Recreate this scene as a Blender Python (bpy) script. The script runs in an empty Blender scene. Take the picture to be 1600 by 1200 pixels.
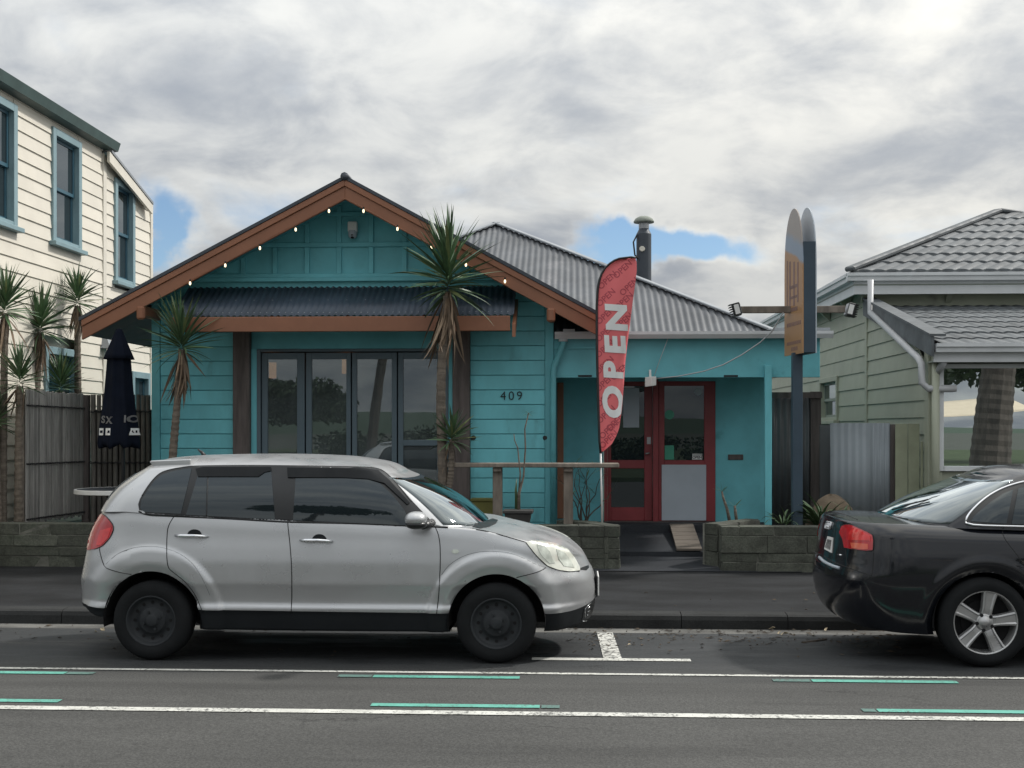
import bpy, bmesh, math, random
import numpy as np
from mathutils import Vector, Matrix
from mathutils.bvhtree import BVHTree
from mathutils.geometry import tessellate_polygon
random.seed(11)
R = math.radians
scene = bpy.context.scene
COL = scene.collection

# ------------------------------------------------------------------ camera
F, HOR, EYE = 1900.0, 668.0, 1.70           # focal length and horizon in photo pixels, eye height
TH = math.atan(0.05)
S_, C_ = math.sin(TH), math.cos(TH)
cam_d = bpy.data.cameras.new('camera')
cam = bpy.data.objects.new('camera', cam_d)
COL.objects.link(cam)
cam.location = (0, 0, EYE)
cam.rotation_euler = (R(90), 0, TH)
cam_d.sensor_width = 36
cam_d.lens = 36 * F / 1600
cam_d.shift_y = (HOR - 600) / 1600
cam_d.clip_end = 6000
scene.camera = cam

# ------------------------------------------------------------------ sun, exposure
SUN_EL, SUN_AZ = R(46), R(66)               # azimuth from +Y towards +X
SUN = Vector((math.cos(SUN_EL) * math.sin(SUN_AZ), math.cos(SUN_EL) * math.cos(SUN_AZ), math.sin(SUN_EL)))
sd = bpy.data.lights.new('sun', 'SUN')
sd.energy = 3.1
sd.angle = R(4)
sd.color = (1.0, 0.962, 0.91)
so = bpy.data.objects.new('sun', sd)
COL.objects.link(so)
so.rotation_euler = SUN.to_track_quat('Z', 'Y').to_euler()
scene.view_settings.view_transform = 'Standard'
scene.view_settings.look = 'None'
scene.view_settings.exposure = 0.0
scene.view_settings.gamma = 1.0
scene.view_settings.use_curve_mapping = False
scene.cycles.max_bounces = 8

# ------------------------------------------------------------------ sky
def ray_dir(px, py):
    u, v = (px - 800) / F, -(py - HOR) / F
    return Vector((-S_ + C_ * u, C_ + S_ * u, v))

class NT:
    """small helper for node trees"""
    def __init__(s, tree): s.t = tree; s.n = tree.nodes; s.l = tree.links
    def node(s, typ, **kw):
        n = s.n.new(typ)
        for k, v in kw.items(): setattr(n, k, v)
        return n
    def put(s, sock, val):
        if hasattr(val, 'is_output'): s.l.new(val, sock)
        elif val is not None: sock.default_value = val
    def math(s, op, a, b=None, c=None, clamp=False):
        n = s.node('ShaderNodeMath', operation=op, use_clamp=clamp)
        s.put(n.inputs[0], a); s.put(n.inputs[1], b); s.put(n.inputs[2], c)
        return n.outputs[0]
    def vmath(s, op, a, b=None, out=0):
        n = s.node('ShaderNodeVectorMath', operation=op)
        s.put(n.inputs[0], a); s.put(n.inputs[1], b)
        return n.outputs['Value'] if op in ('DOT_PRODUCT', 'LENGTH') else n.outputs[0]
    def noise(s, vec, scale, detail=4, rough=.55, dist=0.0):
        n = s.node('ShaderNodeTexNoise')
        s.put(n.inputs['Vector'], vec); n.inputs['Scale'].default_value = scale
        n.inputs['Detail'].default_value = detail; n.inputs['Roughness'].default_value = rough
        n.inputs['Distortion'].default_value = dist
        return n.outputs['Fac']
    def smooth(s, x, lo, hi, a=0.0, b=1.0):
        n = s.node('ShaderNodeMapRange', interpolation_type='SMOOTHSTEP')
        s.put(n.inputs[0], x)
        for i, q in enumerate((lo, hi, a, b)): s.put(n.inputs[i + 1], q)
        return n.outputs[0]
    def mixc(s, fac, a, b, mode='MIX'):
        n = s.node('ShaderNodeMix', data_type='RGBA', blend_type=mode)
        s.put(n.inputs[0], fac)
        for sock, q in ((n.inputs[6], a), (n.inputs[7], b)):
            if isinstance(q, tuple): q = q if len(q) == 4 else q + (1,)
            s.put(sock, q)
        return n.outputs[2]
    def scalec(s, col, k):
        n = s.node('ShaderNodeVectorMath', operation='SCALE')
        s.put(n.inputs[0], col); s.put(n.inputs['Scale'], k)
        return n.outputs[0]

world = bpy.data.worlds.new('World')
scene.world = world
world.use_nodes = True
w = NT(world.node_tree)
w.n.clear()
D = w.node('ShaderNodeTexCoord').outputs['Generated']
sep = w.node('ShaderNodeSeparateXYZ'); w.l.new(D, sep.inputs[0])
zc = w.math('MAXIMUM', sep.outputs[2], 0.0)
den = w.math('ADD', zc, 0.30)
comb = w.node('ShaderNodeCombineXYZ')
w.put(comb.inputs[0], w.math('DIVIDE', sep.outputs[0], den))
w.put(comb.inputs[1], w.math('DIVIDE', sep.outputs[1], den))
PV = comb.outputs[0]
n1 = w.noise(w.vmath('ADD', PV, (3.1, 7.7, 0)), 2.5, 9, .53, .2)
n2 = w.noise(w.vmath('ADD', PV, (11.0, 2.0, 5)), 4.6, 9, .56, .3)
n3 = w.noise(w.vmath('ADD', PV, (1.0, 5.0, 9)), 1.8, 3, .5)
wob = w.vmath('SUBTRACT', w.node('ShaderNodeTexNoise').outputs['Color'], (.5, .5, .5))
wn = wob.node.inputs[0].links[0].from_node; wn.inputs['Scale'].default_value = 13; wn.inputs['Detail'].default_value = 5; w.l.new(D, wn.inputs['Vector'])
DW = w.vmath('ADD', D, w.vmath('MULTIPLY', wob, (.17, .17, .085)))
gap = None
for (px, py, wx, wy, k) in [(250, 350, .036, .045, .42), (225, 400, .035, .03, .4), (1000, 390, .07, .018, .44), (1130, 386, .065, .017, .40),
                            (40, 25, .05, .03, .15)]:
    d = ray_dir(px, py).normalized()
    df = w.vmath('MULTIPLY', w.vmath('SUBTRACT', DW, tuple(d)), (1 / wx, 1 / wx, 1 / wy))
    r = w.vmath('LENGTH', df)
    g = w.math('MULTIPLY', w.smooth(r, 1.5, 0.0), k)
    gap = g if gap is None else w.math('ADD', gap, g)
cover = w.math('SUBTRACT', w.math('ADD', n1, 0.185), gap)
mask = w.smooth(cover, 0.33, 0.62)
sky = w.node('ShaderNodeTexSky', sky_type='NISHITA', sun_disc=False)
sky.sun_elevation = SUN_EL; sky.sun_rotation = SUN_AZ
sky.air_density = 1.0; sky.dust_density = 0.1; sky.ozone_density = 4.0
bg_sky = w.node('ShaderNodeBackground'); w.l.new(sky.outputs[0], bg_sky.inputs[0]); bg_sky.inputs[1].default_value = 0.115
# clouds: grey bases, pale sunlit edges, brighter towards the zenith and towards the sun
shade = w.smooth(w.math('ADD', w.math('MULTIPLY', n2, .65), w.math('MULTIPLY', n3, .35)), .36, .64)
edge = w.smooth(cover, .74, .46)
lit = w.math('ADD', w.math('MULTIPLY', shade, .75), w.math('MULTIPLY', edge, .35), clamp=True)
ccol = w.mixc(lit, (.37, .392, .42), (.83, .81, .745))
cosun = w.math('MAXIMUM', w.vmath('DOT_PRODUCT', D, tuple(SUN)), 0.0)
glow = w.math('MULTIPLY', w.math('POWER', cosun, 2.5), .75)
zen = w.math('MULTIPLY', zc, 1.75)
bri = w.math('ADD', w.math('ADD', .68, zen), glow)
ccol = w.mixc(w.smooth(cosun, .75, .25), ccol, w.mixc(1.0, ccol, (.96, .99, 1.04), 'MULTIPLY'))
bg_cl = w.node('ShaderNodeBackground'); w.l.new(w.scalec(ccol, bri), bg_cl.inputs[0]); bg_cl.inputs[1].default_value = 1.0
mx = w.node('ShaderNodeMixShader')
w.l.new(mask, mx.inputs[0]); w.l.new(bg_sky.outputs[0], mx.inputs[1]); w.l.new(bg_cl.outputs[0], mx.inputs[2])
wo = w.node('ShaderNodeOutputWorld'); w.l.new(mx.outputs[0], wo.inputs[0])

# ------------------------------------------------------------------ pixel -> world point on a known plane
def P(px, py, Y):
    d = ray_dir(px, py); k = Y / d.y
    return Vector((d.x * k, Y, EYE + d.z * k))
def PX(px, py, X):
    d = ray_dir(px, py); k = X / d.x
    return Vector((X, d.y * k, EYE + d.z * k))
def PZ(px, py, Z):
    d = ray_dir(px, py); k = (Z - EYE) / d.z
    return Vector((d.x * k, d.y * k, Z))
def xw(px, Y): return P(px, HOR, Y).x
def zw(py, px, Y): return P(px, py, Y).z

# ------------------------------------------------------------------ materials
def mat(name, col, rough=.6, metal=0.0, var=.12, scale=3.0, rv=0.0, bump=0.0, bscale=60.0, coat=0.0, stretch=(1, 1, 1),
        dirt=None, dcol=(.05, .05, .04), dscale=2.0, emit=None, estr=0.0, spec=.5, grain=0.0, gscale=200.0, coat_r=.04):
    m = bpy.data.materials.new(name); m.use_nodes = True
    t = NT(m.node_tree)
    b = t.n['Principled BSDF']
    tc = t.node('ShaderNodeTexCoord').outputs['Object']
    mp = t.vmath('MULTIPLY', tc, stretch)
    oi = t.node('ShaderNodeObjectInfo').outputs['Random']
    mp = t.vmath('ADD', mp, t.scalec((3.7, 5.3, 7.1), t.math('MULTIPLY', oi, 13.0)))
    k = t.smooth(t.noise(mp, scale, 5, .6), .25, .75, 1 - var, 1 + var)
    if rv: k = t.math('MULTIPLY', k, t.math('ADD', t.math('MULTIPLY', oi, 2 * rv), 1 - rv))
    if grain: k = t.math('MULTIPLY', k, t.smooth(t.noise(tc, gscale, 2, .7), .3, .7, 1 - grain, 1 + grain))
    c = t.scalec(tuple(col), k)
    if dirt:
        f = t.smooth(t.noise(mp, dscale, 8, .65), .62 - dirt * .3, .72 - dirt * .15 + .1)
        c = t.mixc(f, c, tuple(dcol))
    t.put(b.inputs['Base Color'], c)
    t.put(b.inputs['Roughness'], t.smooth(t.noise(mp, scale * 2.3, 3), .3, .7, max(0, rough - .06), min(1, rough + .06)))
    b.inputs['Metallic'].default_value = metal
    b.inputs['Specular IOR Level'].default_value = spec
    b.inputs['Coat Weight'].default_value = coat
    b.inputs['Coat Roughness'].default_value = coat_r
    if bump:
        bn = t.node('ShaderNodeBump'); bn.inputs['Strength'].default_value = bump; bn.inputs['Distance'].default_value = .01
        t.put(bn.inputs['Height'], t.noise(mp, bscale, 4, .6)); t.l.new(bn.outputs[0], b.inputs['Normal'])
    if emit:
        b.inputs['Emission Color'].default_value = tuple(emit) + (1,); b.inputs['Emission Strength'].default_value = estr
    return m

def glass_mat(name, tint=(.4, .45, .45), rough=.0, refl=1.0, trans=True, base=(.012, .016, .018), wob=0.0, veil=0.0):
    """a sheet pane: Fresnel mirror over what lies behind (trans) or over a dark tint"""
    m = bpy.data.materials.new(name); m.use_nodes = True
    t = NT(m.node_tree); t.n.remove(t.n['Principled BSDF'])
    out = t.n['Material Output']
    fr = t.node('ShaderNodeFresnel'); fr.inputs[0].default_value = 1.55
    gl = t.node('ShaderNodeBsdfGlossy'); gl.inputs['Roughness'].default_value = rough
    gl.inputs['Color'].default_value = (.9, .97, 1, 1)
    if wob:
        bn = t.node('ShaderNodeBump'); bn.inputs['Strength'].default_value = wob; bn.inputs['Distance'].default_value = .02
        t.put(bn.inputs['Height'], t.noise(t.node('ShaderNodeTexCoord').outputs['Object'], 1.2, 2)); t.l.new(bn.outputs[0], gl.inputs['Normal'])
    if trans:
        un = t.node('ShaderNodeBsdfTransparent'); un.inputs[0].default_value = tuple(tint) + (1,)
    else:
        un = t.node('ShaderNodeBsdfDiffuse'); un.inputs[0].default_value = tuple(base) + (1,)
    if veil:     # pale diffuse veil painted over the pane to lift its dark reflections
        df = t.node('ShaderNodeBsdfDiffuse'); df.inputs[0].default_value = (.36, .42, .44, 1)
        dm = t.node('ShaderNodeMixShader'); t.put(dm.inputs[0], t.smooth(t.noise(t.node('ShaderNodeTexCoord').outputs['Object'], 2.5, 5, .6), .3, .7, veil * .7, veil * 1.3))
        t.l.new(un.outputs[0], dm.inputs[1]); t.l.new(df.outputs[0], dm.inputs[2]); un = dm
    ms = t.node('ShaderNodeMixShader')
    t.put(ms.inputs[0], t.math('MULTIPLY', fr.outputs[0], refl, clamp=True))
    t.l.new(un.outputs[0], ms.inputs[1]); t.l.new(gl.outputs[0], ms.inputs[2]); t.l.new(ms.outputs[0], out.inputs[0])
    return m

M = {}
TEAL = (.16, .53, .59)
M['teal'] = mat('teal_paint', TEAL, .55, var=.14, scale=2.5, rv=.07, bump=.08, bscale=30, dirt=.22, dcol=(.10, .33, .37), dscale=3, stretch=(1, 1, .35))
M['teal_flat'] = mat('teal_flat', (.14, .465, .52), .6, var=.16, scale=1.6, bump=.05, dirt=.1, dcol=(.07, .28, .31))
M['brown'] = mat('brown_paint', (.265, .113, .062), .5, var=.12, scale=2, rv=.05, bump=.06)
M['roof_dark'] = mat('dark_iron', (.055, .065, .08), .5, metal=.2, var=.15, scale=2)
M['awning'] = mat('awning_iron', (.046, .064, .09), .5, metal=.1, var=.25, scale=1.5, dirt=.15, dcol=(.04, .05, .07))
M['roof_grey'] = mat('grey_iron', (.085, .092, .102), .5, metal=.15, var=.22, scale=1.6, dirt=.3, dcol=(.16, .16, .17))
M['roof_cap'] = mat('grey_flashing', (.26, .28, .30), .5, metal=.2, var=.1)
M['timber'] = mat('rough_timber', (.10, .085, .08), .8, var=.35, scale=2.5, stretch=(6, 6, .6), bump=.3, bscale=20)
M['timber_pale'] = mat('weathered_timber', (.20, .17, .14), .8, var=.35, scale=2.5, rv=.2, stretch=(4, 4, 1), bump=.25, bscale=25)
M['grey_joinery'] = mat('grey_joinery', (.085, .125, .15), .5, var=.08, scale=2, bump=.04)
M['seam'] = mat('dark_gap', (.012, .013, .014), .7)
M['nail'] = mat('nail_head', (.35, .37, .4), .5, metal=.5)
M['glass'] = glass_mat('window_glass', (.45, .5, .5), refl=3.3, wob=.02, veil=.15)
M['glass_dark'] = glass_mat('dark_glass', trans=False, refl=1.6, base=(.018, .025, .029), wob=.02)
M['glass_mirror'] = glass_mat('shop_glass', trans=False, refl=14.0, base=(.05, .06, .06))
M['lit'] = mat('lit_shade', (.7, .35, .15), .6, emit=(1, .42, .14), estr=.9)
M['bulb'] = mat('lit_bulb', (.9, .85, .7), .3, emit=(1, .80, .5), estr=2.2)
M['interior'] = mat('interior_wall', (.05, .05, .05), .9)
M['cream'] = mat('cream_paint', (.68, .64, .555), .55, var=.06, scale=1.5, rv=.03, bump=.06, bscale=15, dirt=.06, dcol=(.45, .42, .36))
M['cream_plain'] = mat('cream_trim', (.66, .625, .545), .55, var=.06)
M['green_trim'] = mat('dark_green_trim', (.06, .10, .095), .5, var=.15)
M['blue_trim'] = mat('blue_grey_trim', (.20, .30, .33), .5, var=.1, rv=.03)
M['blue_deep'] = mat('deep_blue_sash', (.035, .10, .14), .45, var=.1)
M['sage'] = mat('sage_paint', (.36, .38, .295), .55, var=.07, scale=1.5, rv=.04, bump=.05, dirt=.06, dcol=(.2, .21, .18))
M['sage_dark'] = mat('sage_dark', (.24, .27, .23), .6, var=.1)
M['sage_fence'] = mat('sage_fence', (.27, .29, .20), .65, var=.15, rv=.08)
M['white_trim'] = mat('pale_trim', (.62, .64, .65), .5, var=.07)
M['pvc'] = mat('pale_pipe', (.46, .47, .48), .4, var=.06)
M['tile'] = mat('grey_tile', (.088, .098, .105), .65, var=.3, scale=3, bump=.15, bscale=90, rv=.06)
M['red'] = mat('red_door', (.24, .035, .04), .45, var=.15, scale=2, bump=.04)
M['panel_grey'] = mat('pale_panel', (.42, .47, .52), .55, var=.08, scale=1.5)
M['steel'] = mat('steel', (.35, .36, .37), .4, metal=.8, var=.1)
M['black'] = mat('black_plastic', (.018, .019, .02), .5, var=.15)
M['white'] = mat('white_plastic', (.72, .72, .70), .45, var=.05)
M['fence_wood'] = mat('grey_palings', (.30, .29, .275), .85, var=.25, scale=3, rv=.32, stretch=(8, 8, .8), bump=.3, bscale=20)
M['bamboo'] = mat('grey_poles', (.14, .13, .115), .8, var=.3, scale=3, rv=.3, stretch=(5, 5, 1), bump=.3)
M['iron_sheet'] = mat('iron_fence', (.25, .28, .30), .55, metal=.25, var=.12, scale=1.4, dirt=.15, dcol=(.14, .15, .15))
M['iron_sheet_d'] = mat('iron_fence_dark', (.10, .11, .115), .6, metal=.2, var=.2, scale=1.4)
M['stone'] = mat('mossy_stone', (.078, .083, .066), .9, var=.4, scale=5, rv=.3, bump=.9, bscale=22, dirt=.4, dcol=(.04, .05, .035), dscale=5, grain=.25, gscale=60)
M['mortar'] = mat('mortar', (.17, .17, .145), .9, var=.5, scale=4, bump=.4, dirt=.45, dcol=(.05, .055, .045), dscale=3)
M['soil'] = mat('soil', (.045, .037, .028), 1, var=.5, scale=8, bump=1, bscale=30)
M['leaf'] = mat('yucca_leaf', (.075, .135, .065), .42, var=.3, scale=5, rv=.4)
M['leaf_y'] = mat('yucca_leaf_pale', (.16, .19, .08), .42, var=.3, scale=5, rv=.3)
M['leaf_dead'] = mat('dead_leaf', (.20, .145, .10), .8, var=.3, scale=5, rv=.45)
M['bark'] = mat('yucca_bark', (.15, .125, .10), .9, var=.35, scale=9, stretch=(1, 1, 3), bump=.9, bscale=40)
M['bark_d'] = mat('tree_bark', (.07, .058, .047), .9, var=.4, scale=3, stretch=(2, 2, .5), bump=1, bscale=12)
M['foliage'] = mat('tree_leaf', (.075, .105, .06), .6, var=.3, rv=.2)
M['navy'] = mat('navy_canvas', (.006, .009, .018), .95, spec=.15, var=.2, bump=.15, bscale=40)
M['print_white'] = mat('white_print', (.74, .75, .74), .7, var=.08)
M['print_grey'] = mat('grey_print', (.30, .30, .30), .7)
M['flag'] = mat('red_flag', (.74, .16, .17), .7, var=.07, scale=2)
M['flag_dark'] = mat('dark_red_print', (.42, .07, .09), .75, var=.1)
M['boulder'] = mat('brown_boulder', (.17, .13, .09), .9, var=.3, scale=4, bump=.6, bscale=20)
M['olive'] = mat('olive_board', (.14, .135, .035), .7, var=.2)
M['terracotta'] = mat('dark_pot', (.05, .048, .045), .7, var=.2)
M['plant'] = mat('strap_leaf', (.07, .12, .05), .45, var=.25, rv=.35)
M['ply'] = mat('weathered_ply', (.13, .11, .09), .85, var=.3, scale=3, stretch=(1, 5, 1))
M['sail'] = mat('sail_cloth', (.62, .52, .38), .8, var=.05)

# ------------------------------------------------------------------ object helpers
WL = {}                                    # world location of every parent
def meta(o, label=None, cat=None, group=None, kind=None):
    if label: o['label'] = label
    if cat: o['category'] = cat
    if group: o['group'] = group
    if kind: o['kind'] = kind
    return o
def thing(name, label, cat, loc=(0, 0, 0), group=None, kind=None):
    o = bpy.data.objects.new(name, None); COL.objects.link(o)
    o.empty_display_size = .2
    o.location = loc; WL[o.name] = Vector(loc)
    return meta(o, label, cat, group, kind)

class MB:
    def __init__(s): s.v = []; s.f = []
    def add(s, vs, fs):
        n = len(s.v); s.v += [Vector(p) for p in vs]; s.f += [tuple(i + n for i in f) for f in fs]; return s
    def hexa(s, p):      # 4 lower + 4 upper corners, same order
        return s.add(p, [(3, 2, 1, 0), (4, 5, 6, 7), (0, 1, 5, 4), (1, 2, 6, 5), (2, 3, 7, 6), (3, 0, 4, 7)])
    def box(s, x0, x1, y0, y1, z0, z1):
        return s.hexa([(x0, y0, z0), (x1, y0, z0), (x1, y1, z0), (x0, y1, z0), (x0, y0, z1), (x1, y0, z1), (x1, y1, z1), (x0, y1, z1)])
    def bar(s, p, q, wd, ht, up=(0, 0, 1)):
        p, q = Vector(p), Vector(q); d = (q - p).normalized(); a = d.cross(Vector(up)).normalized(); b = a.cross(d)
        a *= wd / 2; b *= ht / 2
        return s.hexa([p - a - b, p + a - b, q + a - b, q - a - b, p - a + b, p + a + b, q + a + b, q - a + b])
    def prism(s, A, B):
        n = len(A); return s.add(list(A) + list(B), [tuple(range(n))[::-1], tuple(range(n, 2 * n))] + [(i, (i + 1) % n, n + (i + 1) % n, n + i) for i in range(n)])
    def tube(s, path, r, n=8, cap=True, sx=1.0):
        path = [Vector(p) for p in path]; k = len(path); rs = r if isinstance(r, (list, tuple)) else [r] * k
        vs = []; prev = None
        for i, p in enumerate(path):
            d = (path[min(i + 1, k - 1)] - path[max(i - 1, 0)]).normalized()
            if prev is None:
                a = d.cross(Vector((0, 0, 1)) if abs(d.z) < .9 else Vector((1, 0, 0))).normalized()
            else: a = (prev - d * prev.dot(d)).normalized()
            prev = a; b = d.cross(a)
            for j in range(n):
                t = 2 * math.pi * j / n; vs.append(p + a * (math.cos(t) * rs[i] * sx) + b * (math.sin(t) * rs[i]))
        fs = [(i * n + j, i * n + (j + 1) % n, (i + 1) * n + (j + 1) % n, (i + 1) * n + j) for i in range(k - 1) for j in range(n)]
        if cap: fs += [tuple(range(n))[::-1], tuple(range((k - 1) * n, k * n))]
        return s.add(vs, fs)
    def lathe(s, prof, c=(0, 0, 0), axis='z', n=32, mod=None, close=False):
        c = Vector(c); vs = []
        for (r, h) in prof:
            for j in range(n):
                t = 2 * math.pi * j / n; rr = r * (mod(t, h) if mod else 1)
                a, b = rr * math.cos(t), rr * math.sin(t)
                vs.append(c + (Vector((a, b, h)) if axis == 'z' else Vector((a, h, b)) if axis == 'y' else Vector((h, a, b))))
        k = len(prof)
        fs = [(i * n + j, i * n + (j + 1) % n, (i + 1) * n + (j + 1) % n, (i + 1) * n + j) for i in range(k - 1) for j in range(n)]
        if axis == 'y': fs = [f[::-1] for f in fs]
        return s.add(vs, fs)
    def grid(s, rows, flip=False):
        m = len(rows[0]); vs = [p for r_ in rows for p in r_]
        fs = [(i * m + j, i * m + j + 1, (i + 1) * m + j + 1, (i + 1) * m + j) for i in range(len(rows) - 1) for j in range(m - 1)]
        return s.add(vs, [f[::-1] for f in fs] if flip else fs)
    def build(s, name, m, parent=None, smooth=False, bevel=0, label=None, kind=None, solid=0, fix=True, seg=1):
        vs = np.array([tuple(p) for p in s.v]); c = Vector((vs.min(0) + vs.max(0)) / 2)
        me = bpy.data.meshes.new(name)
        me.from_pydata([tuple(p - c) for p in s.v], [], s.f)
        if fix:
            bm = bmesh.new(); bm.from_mesh(me); bmesh.ops.recalc_face_normals(bm, faces=bm.faces); bm.to_mesh(me); bm.free()
        me.materials.append(M[m] if isinstance(m, str) else m)
        if smooth: me.shade_smooth()
        o = bpy.data.objects.new(name, me); COL.objects.link(o)
        base = Vector((0, 0, 0))
        if parent is not None: o.parent = parent; base = WL[parent.name]
        o.location = c - base; WL[o.name] = c
        if solid:
            k = o.modifiers.new('solid', 'SOLIDIFY'); k.thickness = solid; k.offset = -1
        if bevel:
            k = o.modifiers.new('bevel', 'BEVEL'); k.width = bevel; k.segments = seg; k.limit_method = 'ANGLE'
        if label: o['label'] = label
        if kind: o['kind'] = kind
        return o

def bx(name, m, parent, x0, x1, y0, y1, z0, z1, bevel=0, label=None, kind=None):
    return MB().box(x0, x1, y0, y1, z0, z1).build(name, m, parent, bevel=bevel, label=label, kind=kind)
def inst(src, name, parent, loc, rot=None, scale=1.0, m=None):
    """a copy of a mesh object (shared data) under another parent"""
    o = src.copy(); o.name = name; COL.objects.link(o); o.parent = parent
    o.location = Vector(loc) - (WL[parent.name] if parent else Vector((0, 0, 0)))
    if rot is not None: o.rotation_mode = 'QUATERNION'; o.rotation_quaternion = rot
    o.scale = (scale,) * 3 if not hasattr(scale, '__len__') else scale
    return o

_dg = None
_tc = {}
def text_verts(body, size, offset=0.0, extrude=0.0, spacing=1.0):
    key = (body, size, offset, extrude, spacing)
    if key not in _tc:
        cu = bpy.data.curves.new('t', 'FONT'); cu.body = body; cu.size = size; cu.align_x = 'CENTER'; cu.align_y = 'CENTER'
        cu.offset = offset; cu.extrude = extrude; cu.resolution_u = 4; cu.space_character = spacing
        o = bpy.data.objects.new('t', cu); COL.objects.link(o)
        me = bpy.data.meshes.new_from_object(o.evaluated_get(bpy.context.evaluated_depsgraph_get()))
        _tc[key] = ([v.co.copy() for v in me.vertices], [tuple(p.vertices) for p in me.polygons])
        bpy.data.objects.remove(o); bpy.data.curves.remove(cu); bpy.data.meshes.remove(me)
    return _tc[key]
def text_on(name, body, size, m, parent, fn, offset=0.0, extrude=.002, spacing=1.0):
    vs, fs = text_verts(body, size, offset, extrude, spacing)
    return MB().add([fn(p) for p in vs], fs).build(name, m, parent, fix=False)

# wall cladding: boards run along T, face N
def boards(parent, O, T, N, t0, t1, z0, z1, pitch, m, openings=(), style='lap', clip=None, th=.024, name='weatherboard'):
    O, T, N = Vector(O), Vector(T), Vector(N)
    k = 0; z = z0
    while z < z1 - .02:
        za, zb = z, min(z + pitch, z1); z += pitch
        segs = [(t0, t1)]
        for (a, b, c, d) in openings:
            if min(zb, d) - max(za, c) > pitch * .08:
                segs = [q for (p, r_) in segs for q in ((p, min(r_, a)), (max(p, b), r_)) if q[1] - q[0] > .02]
        for (a, b) in segs:
            la, ra, lb, rb = a, b, a, b
            if clip:
                ca, cb = clip(za), clip(zb)
                la, ra, lb, rb = max(a, ca[0]), min(b, ca[1]), max(a, cb[0]), min(b, cb[1])
                if ra - la < .03: continue
                if rb - lb < .0: lb = rb = (lb + rb) / 2
            j = random.uniform(-.0015, .0015)
            if style == 'lap': offs = (th + j, .007); zl, zh = za - .012, zb
            else: offs = (th + j, th + j); zl, zh = za + .005, zb - .004
            pt = lambda t, o, zz: O + T * t + N * o + Vector((0, 0, zz))
            MB().hexa([pt(la, 0, zl), pt(ra, 0, zl), pt(ra, offs[0], zl), pt(la, offs[0], zl),
                       pt(lb, 0, zh), pt(rb, 0, zh), pt(rb, offs[1], zh), pt(lb, offs[1], zh)]).build(name, m, parent, bevel=.003 if style != 'lap' else 0)

def sash_window(parent, O, T, N, t0, t1, z0, z1, casing, sash, glass, cw=.10, mid=.5, sill=True, proud=.05, label=None):
    """casing on the wall face, recessed upper and lower sash with panes"""
    O, T, N = Vector(O), Vector(T), Vector(N)
    pt = lambda t, o, z: O + T * t + N * o + Vector((0, 0, z))
    def bx3(mb, a, b, o0, o1, c, d):
        return mb.hexa([pt(a, o0, c), pt(b, o0, c), pt(b, o1, c), pt(a, o1, c), pt(a, o0, d), pt(b, o0, d), pt(b, o1, d), pt(a, o1, d)])
    f = MB()
    bx3(f, t0, t0 + cw, -.07, proud, z0, z1); bx3(f, t1 - cw, t1, -.07, proud, z0, z1)
    bx3(f, t0 + cw, t1 - cw, -.07, proud, z1 - cw, z1); bx3(f, t0 + cw, t1 - cw, -.07, proud * .9, z0, z0 + cw * .6)
    wdw = f.build('window', casing, parent, bevel=.004, label=label)
    if sill: bx3(MB(), t0 - .06, t1 + .06, 0.0, proud + .06, z0 - .06, z0 - .002).build('sill', casing, wdw, bevel=.005)
    a, b, c, d = t0 + cw, t1 - cw, z0 + cw * .6, z1 - cw
    zm = c + (d - c) * mid; sw = .045
    for (c0, d0, o) in ((zm - .02, d, -.02), (c, zm + .02, -.045)):
        s = MB()
        bx3(s, a + .002, a + sw, o - .03, o, c0, d0); bx3(s, b - sw, b - .002, o - .03, o, c0, d0)
        bx3(s, a + sw, b - sw, o - .03, o, d0 - sw, d0 - .001); bx3(s, a + sw, b - sw, o - .03, o, c0 + .001, c0 + sw)
        s.build('sash', sash, wdw)
        bx3(MB(), a + sw - .004, b - sw + .004, o - .018, o - .012, c0 + sw - .004, d0 - sw + .004).build('pane', glass, wdw)
    return wdw
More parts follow.
